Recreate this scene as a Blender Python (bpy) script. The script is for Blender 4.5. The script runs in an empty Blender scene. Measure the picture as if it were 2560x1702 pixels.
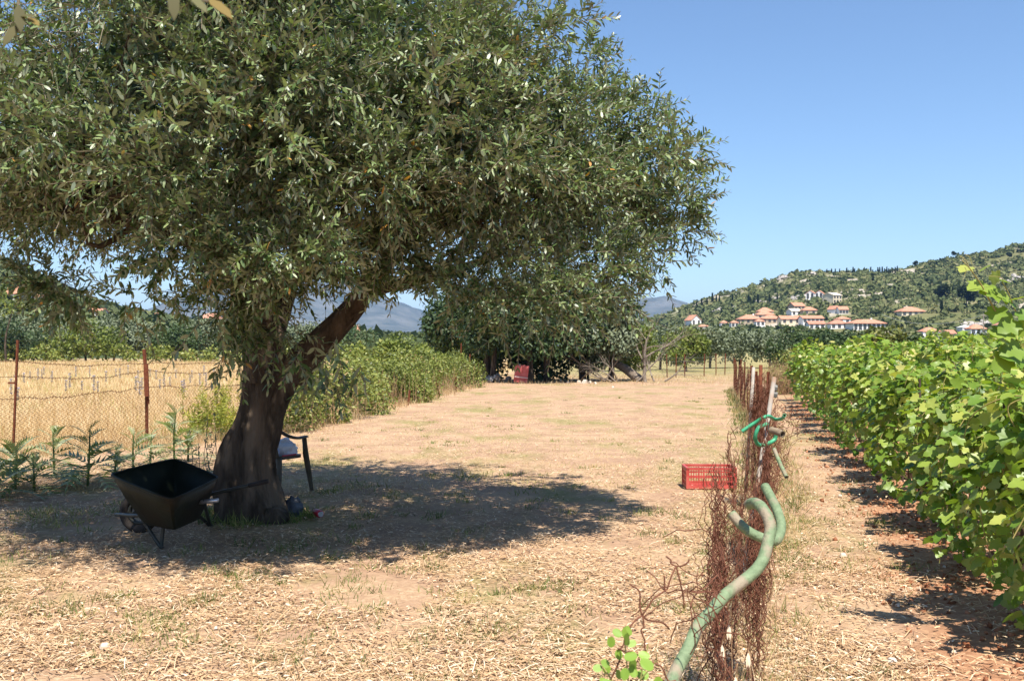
import bpy, math, random
import numpy as np
from mathutils import Vector, Matrix, noise

S = bpy.context.scene
COL = S.collection
rng = np.random.default_rng(11)
random.seed(11)
F = 2500.0          # focal length in photo pixels (photo is 2560 x 1702)
H = 1.68            # eye height
TILT = 0.0076       # camera pitched slightly up, radians
HAZE = 0.00009

# ------------------------------------------------------------------ camera
cam_d = bpy.data.cameras.new('camera')
cam = bpy.data.objects.new('camera', cam_d)
COL.objects.link(cam)
cam.location = (0, 0, H)
cam.rotation_euler = (math.pi / 2 + TILT, 0, 0)
cam_d.sensor_width = 23.6
cam_d.lens = 23.6 * F / 2560
cam_d.clip_start = 0.05
cam_d.clip_end = 40000
cam_d.dof.use_dof = True
cam_d.dof.focus_distance = 9.5
cam_d.dof.aperture_fstop = 5.0
S.camera = cam

# ------------------------------------------------------------------ world, sun, exposure
SUN = Vector((0.14, -0.5, 1.0)).normalized()
EL = math.asin(SUN.z)
AZ = math.atan2(SUN.x, SUN.y)
w = bpy.data.worlds.new('World')
S.world = w
w.use_nodes = True
nt = w.node_tree
bg = nt.nodes['Background']
sky = nt.nodes.new('ShaderNodeTexSky')
sky.sky_type = 'NISHITA'
sky.sun_disc = False
sky.sun_elevation = EL
sky.sun_rotation = AZ
sky.altitude = 0
sky.air_density = 1.0
sky.dust_density = 0.0
sky.ozone_density = 5.0
nt.links.new(sky.outputs[0], bg.inputs[0])
bg.inputs[1].default_value = 0.094
sl = bpy.data.lights.new('sun', 'SUN')
sl.energy = 5.0
sl.angle = math.radians(0.53)
sl.color = (1.0, 0.935, 0.84)
so = bpy.data.objects.new('sun', sl)
COL.objects.link(so)
so.rotation_euler = SUN.to_track_quat('Z', 'Y').to_euler()
so.location = (20, -20, 60)
S.view_settings.view_transform = 'Standard'
S.view_settings.look = 'None'
S.view_settings.gamma = 1
S.view_settings.exposure = 0.9
S.render.engine = 'CYCLES'
S.cycles.use_denoising = True
S.cycles.max_bounces = 6
S.cycles.diffuse_bounces = 3
S.cycles.glossy_bounces = 2
S.cycles.transmission_bounces = 4
S.cycles.volume_bounces = 0
S.cycles.use_adaptive_sampling = False

# ------------------------------------------------------------------ view geometry helpers (photo pixel -> world ray)
def ray(u, v):
    a = (u - 1280) / F; b = (851 - v) / F
    y = math.cos(TILT) - b * math.sin(TILT)
    z = math.sin(TILT) + b * math.cos(TILT)
    return a / y, z / y
def P(u, v, d):
    x, z = ray(u, v)
    return Vector((x * d, d, H + z * d))
def G(u, v, Z=0.0):
    x, z = ray(u, v)
    d = (Z - H) / z
    return Vector((x * d, d, Z))

# ------------------------------------------------------------------ mesh helpers
WL = {}
def thing(name, label, cat, loc=(0, 0, 0), group=None):
    o = bpy.data.objects.new(name, None)
    o.empty_display_size = 0.1
    COL.objects.link(o)
    o.location = loc
    WL[o.name] = Vector(loc)
    tag(o, label, cat, group)
    return o
def tag(o, label=None, cat=None, group=None, kind=None):
    if label: o['label'] = label
    if cat: o['category'] = cat
    if group: o['group'] = group
    if kind: o['kind'] = kind
    return o
def link(name, me, mat, parent=None, loc=(0, 0, 0)):
    o = bpy.data.objects.new(name, me)
    COL.objects.link(o)
    if mat is not None and len(me.materials) == 0:
        me.materials.append(mat)
    if parent is not None:
        o.parent = parent
        WL[o.name] = WL[parent.name]
    else:
        o.location = loc
        WL[o.name] = Vector(loc)
    return o
def org(parent, loc):
    return np.array(WL[parent.name] if parent is not None else loc, dtype=float)
def obj(name, V, Fc, mat, parent=None, loc=(0, 0, 0), smooth=False):
    V = np.asarray(V, dtype=float) - org(parent, loc)
    me = bpy.data.meshes.new(name)
    me.from_pydata(V.tolist(), [], [list(f) for f in Fc])
    if smooth:
        me.polygons.foreach_set('use_smooth', [True] * len(me.polygons))
    me.update()
    return link(name, me, mat, parent, loc)
def tri_mesh(name, V, T, tint=None, smooth=False):
    me = bpy.data.meshes.new(name)
    n, m = len(V), len(T)
    me.vertices.add(n)
    me.vertices.foreach_set('co', np.ascontiguousarray(V, dtype=np.float32).ravel())
    k = T.shape[1]
    me.loops.add(m * k)
    me.loops.foreach_set('vertex_index', np.ascontiguousarray(T, dtype=np.int32).ravel())
    me.polygons.add(m)
    me.polygons.foreach_set('loop_start', np.arange(0, m * k, k, dtype=np.int32))
    me.polygons.foreach_set('loop_total', np.full(m, k, dtype=np.int32))
    if smooth:
        me.polygons.foreach_set('use_smooth', np.ones(m, dtype=bool))
    if tint is not None:
        a = me.attributes.new('tint', 'FLOAT', 'POINT')
        a.data.foreach_set('value', np.ascontiguousarray(tint, dtype=np.float32))
    me.update(calc_edges=True)
    return me
def frames(D, N):
    """rotation matrices whose columns are length axis, width axis, normal"""
    D = D / np.maximum(np.linalg.norm(D, axis=1, keepdims=True), 1e-9)
    W = np.cross(N, D)
    l = np.linalg.norm(W, axis=1, keepdims=True)
    W = np.where(l < 1e-4, np.array([[1.0, 0, 0]]), W / np.maximum(l, 1e-9))
    Z = np.cross(D, W)
    return np.stack([D, W, Z], axis=2)
def bulk_mesh(name, TV, TF, R, T, sc, tint):
    TV = np.asarray(TV, float); TF = np.asarray(TF, int)
    n, k = len(T), len(TV)
    sc = np.asarray(sc, float)
    if sc.ndim == 1: sc = np.repeat(sc[:, None], 3, axis=1)
    V = np.einsum('nij,nkj->nki', R, TV[None] * sc[:, None, :]) + T[:, None, :]
    Fc = TF[None] + (np.arange(n) * k)[:, None, None]
    return tri_mesh(name, V.reshape(-1, 3), Fc.reshape(-1, TF.shape[1]), np.repeat(tint, k))
def bulk(name, TV, TF, R, T, sc, tint, mat, parent=None, loc=(0, 0, 0), kind='stuff'):
    me = bulk_mesh(name, TV, TF, R, T - org(parent, loc), sc, tint)
    o = link(name, me, mat, parent, loc)
    if kind: o['kind'] = kind
    return o
def segs_arr(A, B, ra, rb=None, n=3):
    A = np.asarray(A, float); B = np.asarray(B, float)
    ra = np.broadcast_to(np.asarray(ra, float), (len(A),)); rb = ra if rb is None else np.broadcast_to(np.asarray(rb, float), (len(A),))
    D = B - A
    up = np.where(np.abs(D[:, 2:3]) > 0.9 * np.linalg.norm(D, axis=1, keepdims=True), np.array([[1.0, 0, 0]]), np.array([[0, 0, 1.0]]))
    R = frames(D, up)
    an = np.arange(n) * 2 * math.pi / n
    c = np.cos(an)[None, :, None]; s = np.sin(an)[None, :, None]
    off = c * R[:, None, :, 1] + s * R[:, None, :, 2]
    V = np.concatenate([A[:, None] + off * ra[:, None, None], B[:, None] + off * rb[:, None, None]], axis=1)
    q = np.array([[i, (i + 1) % n, n + (i + 1) % n, n + i] for i in range(n)])
    Fc = q[None] + (np.arange(len(A)) * 2 * n)[:, None, None]
    return V.reshape(-1, 3), Fc.reshape(-1, 4)
def segs(name, A, B, ra, mat, parent=None, loc=(0, 0, 0), rb=None, n=3, tint=None, kind=None):
    V, Fc = segs_arr(A, B, ra, rb, n)
    t = None if tint is None else np.repeat(tint, 2 * n)
    o = link(name, tri_mesh(name, V - org(parent, loc), Fc, t, smooth=True), mat, parent, loc)
    if kind: o['kind'] = kind
    return o
class MB:
    def __init__(s): s.V = []; s.F = []
    def add(s, V, Fc):
        b = len(s.V); s.V += [tuple(v) for v in V]; s.F += [[i + b for i in f] for f in Fc]
    def box(s, c, size, rot=None, taper=1.0):
        x, y, z = [a / 2 for a in size]
        vs = [Vector((sx * x * (taper if sz > 0 else 1), sy * y * (taper if sz > 0 else 1), sz * z)) for sz in (-1, 1) for sy in (-1, 1) for sx in (-1, 1)]
        if rot is not None: vs = [rot @ v for v in vs]
        s.add([v + Vector(c) for v in vs], [(0, 2, 3, 1), (4, 5, 7, 6), (0, 1, 5, 4), (2, 6, 7, 3), (0, 4, 6, 2), (1, 3, 7, 5)])
        return s
    def tube(s, path, r, n=8, cap=True, up=None, flat=1.0):
        path = [Vector(p) for p in path]
        m = len(path)
        if not hasattr(r, '__len__'): r = [r] * m
        ref = None; rings = []
        for i, p in enumerate(path):
            t = (path[min(i + 1, m - 1)] - path[max(i - 1, 0)])
            if t.length < 1e-9: t = Vector((0, 0, 1))
            t.normalize()
            if up is not None:
                a = Vector(up).cross(t)
                a = a.normalized() if a.length > 1e-4 else Vector((1, 0, 0))
            elif ref is None:
                a = t.orthogonal().normalized()
            else:
                a = (ref - t * ref.dot(t)).normalized()
            ref = a
            b = t.cross(a)
            rings.append([p + (a * math.cos(k * 2 * math.pi / n) * r[i] + b * math.sin(k * 2 * math.pi / n) * r[i] * flat) for k in range(n)])
        V = [v for rg in rings for v in rg]
        Fc = [(i * n + k, i * n + (k + 1) % n, (i + 1) * n + (k + 1) % n, (i + 1) * n + k) for i in range(m - 1) for k in range(n)]
        if cap: Fc += [tuple(range(n - 1, -1, -1)), tuple(range((m - 1) * n, m * n))]
        s.add(V, Fc)
        return s
    def build(s, name, mat, parent=None, loc=(0, 0, 0), smooth=False):
        return obj(name, s.V, s.F, mat, parent, loc, smooth)
def shade_auto(o, ang=40):
    me = o.data
    me.polygons.foreach_set('use_smooth', [True] * len(me.polygons))
    try: me.set_sharp_from_angle(angle=math.radians(ang))
    except Exception: pass
    return o
def bevel(o, wd=0.006, seg=2):
    m = o.modifiers.new('bevel', 'BEVEL'); m.width = wd; m.segments = seg; m.limit_method = 'ANGLE'
    return o
def smooth_path(pts, k=8):
    """Catmull-Rom through points"""
    pts = [Vector(p) for p in pts]
    q = [2 * pts[0] - pts[1]] + pts + [2 * pts[-1] - pts[-2]]
    out = []
    for i in range(1, len(q) - 2):
        for j in range(k):
            t = j / k
            a, b, c, d = q[i - 1], q[i], q[i + 1], q[i + 2]
            out.append(0.5 * ((2 * b) + (c - a) * t + (2 * a - 5 * b + 4 * c - d) * t * t + (3 * b - a - 3 * c + d) * t ** 3))
    out.append(pts[-1])
    return out
def copy_tree(o, parent=None, label=None, loc=None, rz=None, sc=None):
    c = o.copy(); COL.objects.link(c)
    if parent is not None: c.parent = parent
    if label: c['label'] = label
    if loc is not None: c.location = loc
    if rz is not None: c.rotation_euler = (0, 0, rz)
    if sc is not None: c.scale = sc if hasattr(sc, '__len__') else (sc, sc, sc)
    for ch in list(o.children): copy_tree(ch, c)
    return c

# ------------------------------------------------------------------ materials
def nodes(name):
    m = bpy.data.materials.new(name); m.use_nodes = True
    t = m.node_tree
    return m, t, t.nodes['Principled BSDF'], t.nodes['Material Output']
def ramp(t, stops):
    r = t.nodes.new('ShaderNodeValToRGB')
    e = r.color_ramp.elements
    while len(e) < len(stops): e.new(0.5)
    for el, (p, c) in zip(e, stops):
        el.position = p; el.color = (*c, 1)
    return r
def pmat(name, c1, c2=None, scale=5.0, rough=0.8, bump=0.0, bscale=None, detail=6, metal=0.0, stretch=None, c3=None, spec=0.3, dist=0.02, scale3=None):
    m, t, b, out = nodes(name)
    N = t.nodes; L = t.links
    b.inputs['Roughness'].default_value = rough
    b.inputs['Metallic'].default_value = metal
    b.inputs['Specular IOR Level'].default_value = spec
    tc = N.new('ShaderNodeTexCoord')
    src = tc.outputs['Object']
    if stretch:
        mp = N.new('ShaderNodeMapping'); mp.inputs['Scale'].default_value = stretch
        L.new(src, mp.inputs[0]); src = mp.outputs[0]
    if c2 is None:
        b.inputs['Base Color'].default_value = (*c1, 1)
    else:
        n = N.new('ShaderNodeTexNoise'); n.inputs['Scale'].default_value = scale; n.inputs['Detail'].default_value = detail
        n.inputs['Roughness'].default_value = 0.65
        L.new(src, n.inputs['Vector'])
        st = [(0.34, c1), (0.66, c2)]
        r = ramp(t, st); L.new(n.outputs['Fac'], r.inputs[0])
        colr = r.outputs[0]
        if c3 is not None:
            n3 = N.new('ShaderNodeTexNoise'); n3.inputs['Scale'].default_value = scale3 or scale * 0.27; n3.inputs['Detail'].default_value = 8
            L.new(src, n3.inputs['Vector'])
            r3 = ramp(t, [(0.52, (0, 0, 0)), (0.62, (1, 1, 1))]); L.new(n3.outputs['Fac'], r3.inputs[0])
            mx = N.new('ShaderNodeMix'); mx.data_type = 'RGBA'
            L.new(r3.outputs[0], mx.inputs[0]); L.new(colr, mx.inputs[6]); mx.inputs[7].default_value = (*c3, 1)
            colr = mx.outputs[2]
        L.new(colr, b.inputs['Base Color'])
    if bump:
        n2 = N.new('ShaderNodeTexNoise'); n2.inputs['Scale'].default_value = bscale or scale * 3; n2.inputs['Detail'].default_value = 8
        L.new(src, n2.inputs['Vector'])
        bp = N.new('ShaderNodeBump'); bp.inputs['Strength'].default_value = bump; bp.inputs['Distance'].default_value = dist
        L.new(n2.outputs['Fac'], bp.inputs['Height']); L.new(bp.outputs[0], b.inputs['Normal'])
    return m
def leafmat(name, stops, under=None, transl=0.2, rough=0.5, spec=0.4, tgain=(1.3, 1.5, 0.6)):
    m, t, b, out = nodes(name)
    N = t.nodes; L = t.links
    at = N.new('ShaderNodeAttribute'); at.attribute_name = 'tint'
    r = ramp(t, stops); L.new(at.outputs['Fac'], r.inputs[0])
    c = r.outputs[0]
    if under is not None:
        ge = N.new('ShaderNodeNewGeometry')
        mx = N.new('ShaderNodeMix'); mx.data_type = 'RGBA'
        L.new(ge.outputs['Backfacing'], mx.inputs[0]); L.new(c, mx.inputs[6]); mx.inputs[7].default_value = (*under, 1)
        c = mx.outputs[2]
    L.new(c, b.inputs['Base Color'])
    b.inputs['Roughness'].default_value = rough
    b.inputs['Specular IOR Level'].default_value = spec
    if transl > 0:
        tr = N.new('ShaderNodeBsdfTranslucent')
        g = N.new('ShaderNodeMix'); g.data_type = 'RGBA'; g.blend_type = 'MULTIPLY'; g.inputs[0].default_value = 1
        L.new(r.outputs[0], g.inputs[6]); g.inputs[7].default_value = (*tgain, 1)
        L.new(g.outputs[2], tr.inputs[0])
        ms = N.new('ShaderNodeMixShader'); ms.inputs[0].default_value = transl
        L.new(b.outputs[0], ms.inputs[1]); L.new(tr.outputs[0], ms.inputs[2]); L.new(ms.outputs[0], out.inputs['Surface'])
    return m

M = {}
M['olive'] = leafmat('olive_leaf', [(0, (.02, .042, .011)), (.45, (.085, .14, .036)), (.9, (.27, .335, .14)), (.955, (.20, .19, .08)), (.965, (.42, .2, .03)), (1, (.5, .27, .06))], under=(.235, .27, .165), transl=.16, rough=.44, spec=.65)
M['olive_far'] = leafmat('olive_foliage', [(0, (.045, .065, .028)), (.5, (.085, .11, .05)), (1, (.15, .17, .085))], under=(.16, .19, .11), transl=.15, rough=.6)
M['dark_far'] = leafmat('dark_foliage', [(0, (.02, .045, .012)), (.5, (.05, .085, .025)), (1, (.10, .13, .04))], transl=.15, rough=.55)
M['lime_far'] = leafmat('lime_foliage', [(0, (.06, .085, .015)), (.5, (.14, .18, .03)), (1, (.26, .27, .06))], transl=.25, rough=.55)
M['orange_far'] = leafmat('rust_tinged_foliage', [(0, (.05, .07, .015)), (.5, (.12, .14, .025)), (.8, (.2, .19, .04)), (.9, (.3, .12, .03)), (1, (.38, .15, .04))], transl=.2, rough=.55)
M['bramble'] = leafmat('bramble_leaf', [(0, (.06, .08, .016)), (.35, (.15, .185, .035)), (.75, (.27, .29, .07)), (.88, (.3, .25, .09)), (1, (.28, .16, .07))], transl=.2, rough=.5)
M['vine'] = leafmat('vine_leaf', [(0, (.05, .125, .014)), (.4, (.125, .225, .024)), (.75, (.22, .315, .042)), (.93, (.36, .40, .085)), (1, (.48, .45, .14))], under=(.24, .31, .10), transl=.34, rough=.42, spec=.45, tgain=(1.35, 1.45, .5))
M['scrub'] = leafmat('scrub', [(0, (.065, .085, .034)), (.5, (.14, .16, .062)), (.85, (.23, .22, .10)), (1, (.3, .27, .14))], transl=.1, rough=.75, spec=.1)
M['cypress'] = leafmat('cypress_leaf', [(0, (.015, .028, .012)), (1, (.045, .06, .026))], transl=.05, rough=.7, spec=.1)
M['straw'] = leafmat('straw', [(0, (.17, .09, .047)), (.3, (.41, .255, .135)), (.7, (.61, .42, .24)), (1, (.85, .72, .54))], transl=.12, rough=.7, spec=.2, tgain=(1, .9, .7))
M['fieldgrass'] = leafmat('field_grass', [(0, (.28, .15, .06)), (.35, (.52, .36, .18)), (.75, (.68, .53, .31)), (.93, (.78, .67, .45)), (1, (.3, .32, .08))], transl=.25, rough=.7, spec=.15, tgain=(1, .9, .6))
M['greengrass'] = leafmat('green_grass', [(0, (.05, .09, .018)), (.5, (.12, .17, .035)), (.8, (.24, .24, .07)), (1, (.45, .36, .16))], transl=.25, rough=.6)
M['thistle'] = leafmat('thistle_leaf', [(0, (.09, .13, .04)), (.6, (.22, .26, .10)), (1, (.40, .40, .22))], under=(.30, .33, .2), transl=.25, rough=.6)
M['fennel'] = leafmat('fennel', [(0, (.16, .2, .03)), (.6, (.3, .33, .06)), (1, (.5, .42, .06))], transl=.3, rough=.6)
M['flower'] = leafmat('flower', [(0, (.35, .3, .42)), (.6, (.55, .5, .6)), (1, (.7, .66, .68))], transl=.2, rough=.6)
M['bark'] = pmat('olive_bark', (.026, .020, .015), (.10, .075, .054), scale=7, rough=.95, bump=.9, bscale=14, stretch=(1.6, 1.6, .35), dist=.05, spec=.15, c3=(.14, .105, .075), scale3=3)
M['twig'] = pmat('twig', (.16, .13, .09), (.26, .22, .16), scale=30, rough=.9, spec=.1)
M['greystick'] = pmat('dead_wood', (.13, .10, .075), (.28, .235, .19), scale=9, rough=.95, bump=.4, stretch=(1, 1, .4), spec=.1)
M['rust'] = pmat('rust', (.10, .032, .018), (.20, .07, .038), scale=28, rough=.95, bump=.3, bscale=90, spec=.1)
M['rustwire'] = pmat('rusty_wire', (.085, .035, .022), (.20, .085, .052), scale=22, rough=.95, spec=.1)
M['mesh_wire'] = pmat('dull_wire', (.17, .085, .04), (.28, .17, .09), scale=8, rough=.9, spec=.1)
M['barb'] = pmat('barbed_wire', (.10, .055, .03), (.18, .10, .06), scale=14, rough=.9, spec=.1)
M['greywire'] = pmat('grey_wire', (.13, .13, .12), (.22, .21, .19), scale=8, rough=.8, spec=.2)
M['pole'] = pmat('weathered_pole', (.25, .22, .19), (.38, .34, .29), scale=12, rough=.7, spec=.3, c3=(.26, .16, .10), scale3=6, bump=.1)
M['hose'] = pmat('hose_skin', (.115, .165, .085), (.20, .265, .145), scale=30, rough=.7, bump=.3, bscale=80, c3=(.27, .225, .155), scale3=9, spec=.35)
M['hose_end'] = pmat('hose_inside', (.16, .12, .08), (.28, .22, .15), scale=20, rough=.9)
M['hose_bright'] = pmat('green_strap', (.035, .28, .13), (.07, .36, .19), scale=14, rough=.4, spec=.4)
M['crate'] = pmat('red_plastic', (.38, .045, .035), (.5, .085, .07), scale=10, rough=.45, spec=.4, c3=(.5, .1, .08), scale3=9)
M['tray'] = pmat('dark_green_metal', (.007, .011, .008), (.014, .018, .012), scale=6, rough=.5, metal=.0, spec=.45, c3=(.013, .012, .008), bump=.1)
M['tray'].node_tree.nodes['Principled BSDF'].inputs['Specular IOR Level'].default_value = .12
M['barrow_frame'] = pmat('barrow_tube', (.02, .024, .022), (.05, .05, .04), scale=12, rough=.5, spec=.45)
M['steel'] = pmat('bare_steel', (.35, .38, .42), (.5, .52, .55), scale=20, rough=.35, metal=.7)
M['rubber'] = pmat('rubber', (.022, .018, .016), (.05, .04, .034), scale=12, rough=.85)
M['chair'] = pmat('brown_green_plastic', (.05, .042, .03), (.075, .064, .046), scale=8, rough=.5, spec=.4)
M['bag'] = pmat('pale_plastic_bag', (.55, .58, .68), (.72, .74, .78), scale=7, rough=.5, bump=.5, bscale=14, spec=.4)
M['bluecup'] = pmat('blue_print', (.10, .2, .5), (.6, .66, .75), scale=18, rough=.4)
M['darkbag'] = pmat('dark_bag', (.03, .035, .045), (.09, .10, .12), scale=9, rough=.4, bump=.5, bscale=16)
M['redcap'] = pmat('red_can', (.42, .015, .03), (.55, .04, .06), scale=14, rough=.35, spec=.5)
M['redboard'] = pmat('faded_red_board', (.42, .075, .07), (.52, .16, .15), scale=3, rough=.8, spec=.2)
M['boardband'] = pmat('pale_band', (.55, .38, .36), (.6, .46, .44), scale=6, rough=.8)
M['roof'] = pmat('clay_tile', (.42, .19, .115), (.54, .28, .19), scale=1.4, rough=.9, spec=.1, bump=.5, bscale=3, dist=.1, stretch=(1, .4, 1))
M['roof_old'] = pmat('old_clay_tile', (.38, .17, .11), (.50, .25, .17), scale=1.2, rough=.9, spec=.1)
M['roof_pale'] = pmat('pale_tile', (.62, .52, .38), (.74, .64, .48), scale=1.2, rough=.9, spec=.1)
M['white'] = pmat('whitewash', (.72, .71, .68), (.80, .79, .77), scale=.7, rough=.9, spec=.1)
M['cream'] = pmat('cream_render', (.62, .53, .38), (.70, .62, .46), scale=.7, rough=.9, spec=.1)
M['stone'] = pmat('stone_wall', (.34, .27, .19), (.50, .42, .31), scale=1.6, rough=.95, spec=.1)
M['bluewhite'] = pmat('bluish_white_render', (.58, .66, .76), (.68, .74, .80), scale=.7, rough=.9, spec=.1)
M['pane'] = pmat('dark_pane', (.05, .055, .065), (.08, .085, .09), scale=2, rough=.2, spec=.5)
M['shutter'] = pmat('shutter', (.16, .12, .09), (.22, .17, .12), scale=2, rough=.7)
M['rock'] = pmat('grey_rock', (.30, .27, .24), (.50, .46, .41), scale=.5, rough=.95, spec=.1, bump=.6, bscale=1.2, dist=.3)
M['stonesmall'] = pmat('pale_stone', (.45, .38, .3), (.68, .6, .5), scale=9, rough=.95, bump=.4)
M['cable'] = pmat('cable', (.35, .36, .36), (.45, .45, .45), scale=1, rough=.6)
M['vinewood'] = pmat('vine_wood', (.045, .03, .02), (.10, .07, .045), scale=22, rough=.95, bump=.6, stretch=(1, 1, .3), spec=.1)
M['cane'] = pmat('green_cane', (.2, .2, .06), (.33, .27, .10), scale=9, rough=.6)
M['stake'] = pmat('dark_stake', (.05, .035, .028), (.10, .07, .05), scale=20, rough=.9)
# ------------------------------------------------------------------ ground
def edge_x(y):      # boundary of the lot towards the dry field (fence, then bramble hedge)
    return np.interp(y, [-30, 9, 12.7, 15.5, 16.9, 21, 46.7, 60, 120, 300], [-50, -14.7, -10.7, -7.7, -6.2, -4.6, -1.8, -0.5, 3, 10])
FX = lambda y: np.interp(y, [-20, 2.5, 5, 12, 23, 41, 70, 200], [-4, 0.49, 1.08, 3.08, 5.5, 9.1, 15, 42])   # rusty fence line
VX = lambda y: 2.05 + 0.232 * y                                                                       # front vine row
def vnoise(x, y, s, o=0.0):
    return np.array([noise.noise(Vector((a * s + o, b * s - o, o))) for a, b in zip(x, y)])
gx = np.concatenate([-np.geomspace(9000, 13, 34), np.arange(-12.8, 15, .2), np.geomspace(15.4, 9000, 34)])
gy = np.concatenate([-np.geomspace(400, 3, 10), np.arange(2, 36, .2), np.geomspace(36.4, 12000, 60)])
XX, YY = np.meshgrid(gx, gy)
xf, yf = XX.ravel(), YY.ravel()
n1 = vnoise(xf, yf, .9); n2 = vnoise(xf, yf, 3.1, 5.0); n3 = vnoise(xf, yf, .25, 9.0)
near = (np.abs(xf) < 40) & (yf < 80) & (yf > 0)
SOFF = lambda y: np.interp(y, [4, 6, 14], [1.5, 1.35, .72])
soil = np.clip((xf - (VX(yf) - SOFF(yf) + .5 * n1 + .25 * n2)) / .5, 0, 1) * (yf < 90)
bank = np.exp(-((xf - VX(yf)) / .55) ** 2) * (yf < 45)
zf = np.where(near, .008 * n1 + .003 * n2 - .012, -.02) + np.where(near, bank * (.05 + .045 * n2), 0)
field = np.clip((edge_x(yf) - xf) / .4 + .5 * n2, 0, 1)
path = np.exp(-((xf - (FX(yf) + VX(yf)) / 2) / .5) ** 2) * (yf < 50)
far = np.clip((yf - 50) / 20, 0, 1) * np.clip((xf - edge_x(yf)) / 4, 0, 1)
V = np.stack([xf, yf, zf], axis=1)
nx, ny = len(gx), len(gy)
idx = np.arange(nx * ny).reshape(ny, nx)
Q = np.stack([idx[:-1, :-1], idx[:-1, 1:], idx[1:, 1:], idx[1:, :-1]], axis=2).reshape(-1, 4)
gme = tri_mesh('ground', V, Q, smooth=True)
for nm, arr in (('soil', soil), ('field', field), ('path', path), ('far', far)):
    a = gme.attributes.new(nm, 'FLOAT', 'POINT'); a.data.foreach_set('value', arr.astype(np.float32))
gm, t, b, out = nodes('ground')
N = t.nodes; L = t.links
b.inputs['Roughness'].default_value = .95; b.inputs['Specular IOR Level'].default_value = .1
tc = N.new('ShaderNodeTexCoord')
def nz(scale, detail=6, rough=.6, stretch=None):
    n = N.new('ShaderNodeTexNoise'); n.inputs['Scale'].default_value = scale; n.inputs['Detail'].default_value = detail; n.inputs['Roughness'].default_value = rough
    s = tc.outputs['Object']
    if stretch:
        mp = N.new('ShaderNodeMapping'); mp.inputs['Scale'].default_value = stretch; L.new(s, mp.inputs[0]); s = mp.outputs[0]
    L.new(s, n.inputs['Vector']); return n.outputs['Fac']
def mixc(f, a, bb):
    mx = N.new('ShaderNodeMix'); mx.data_type = 'RGBA'
    L.new(f, mx.inputs[0])
    for i, s in ((6, a), (7, bb)):
        if isinstance(s, tuple): mx.inputs[i].default_value = (*s, 1)
        else: L.new(s, mx.inputs[i])
    return mx.outputs[2]
def rm(f, stops):
    r = ramp(t, stops); L.new(f, r.inputs[0]); return r.outputs[0]
def attr(nm):
    a = N.new('ShaderNodeAttribute'); a.attribute_name = nm; return a.outputs['Fac']
straw = rm(nz(34, 8, .75), [(.25, (.20, .118, .066)), (.45, (.37, .245, .147)), (.6, (.51, .365, .23)), (.78, (.70, .57, .43))])
earth = rm(nz(9, 8, .7), [(.3, (.25, .15, .095)), (.7, (.41, .27, .178))])
lot = mixc(rm(nz(1.3, 8, .65), [(.42, (0, 0, 0)), (.58, (.9, .9, .9))]), straw, earth)
lot = mixc(rm(nz(.55, 9, .72, (1, .45, 1)), [(.50, (0, 0, 0)), (.62, (.75, .75, .75))]), lot, rm(nz(30, 6), [(.3, (.12, .13, .035)), (.7, (.30, .27, .10))]))
red = rm(nz(16, 8, .75), [(.28, (.17, .075, .037)), (.5, (.34, .18, .10)), (.75, (.50, .30, .175))])
fld = rm(nz(6, 8, .7), [(.3, (.34, .22, .11)), (.55, (.52, .39, .22)), (.8, (.64, .53, .33))])
fld = mixc(rm(nz(.06, 5, .6), [(.5, (0, 0, 0)), (.65, (.5, .5, .5))]), fld, (.42, .36, .12))
c = mixc(attr('soil'), lot, red)
c = mixc(rm(attr('far'), [(0, (0, 0, 0)), (1, (.75, .75, .75))]), c, rm(nz(.7, 6), [(.35, (.16, .17, .05)), (.7, (.42, .36, .16))]))
c = mixc(attr('field'), c, fld)
L.new(c, b.inputs['Base Color'])
bp = N.new('ShaderNodeBump'); bp.inputs['Strength'].default_value = .5; bp.inputs['Distance'].default_value = .02
L.new(nz(30, 10, .75), bp.inputs['Height']); L.new(bp.outputs[0], b.inputs['Normal'])
g = link('ground', gme, gm); tag(g, kind='structure', label='dry straw covered ground with red soil under the vines')

# ------------------------------------------------------------------ hills and mountains
K = 2560 / 2358.0
def ridge_tab(tab, Y):
    pts = [P(u * K, v * K, Y) for u, v in tab]
    return [p.x for p in pts], [p.z for p in pts]
rx_, rz_ = ridge_tab([(1380, 800), (1480, 740), (1580, 704), (1640, 686), (1700, 668), (1760, 650), (1800, 634), (1840, 626), (1900, 627), (2000, 627), (2050, 623), (2110, 613), (2160, 598), (2230, 586), (2290, 574), (2358, 565), (2600, 520), (3000, 500)], 700)
def hill_r(x, y):
    t_ = np.clip((y - 300) / 400., 0, None)
    s = np.where(t_ < 1, t_ ** 1.05, 1 - .45 * (t_ - 1))
    return np.interp(x, rx_, rz_) * s
lx_, lz_ = ridge_tab([(-900, 540), (-300, 560), (0, 598), (50, 614), (100, 640), (200, 688), (300, 716), (450, 742), (600, 756), (900, 772), (1100, 785), (1250, 800)], 1200)
def hill_l(x, y):
    t_ = np.clip((y - 160) / 1040., 0, None)
    s = np.where(t_ < 1, t_ ** .85, 1 - .5 * (t_ - 1))
    k = x * 1200 / np.maximum(y, 1)      # slopes fan out from the valley mouth
    return np.interp(k, lx_, lz_) * s
def bumps(x, y, amp, sc):
    return amp * np.array([noise.fractal(Vector((a / sc, c_ / sc, 3.3)), 1.0, 2.0, 5) for a, c_ in zip(x, y)])
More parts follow.
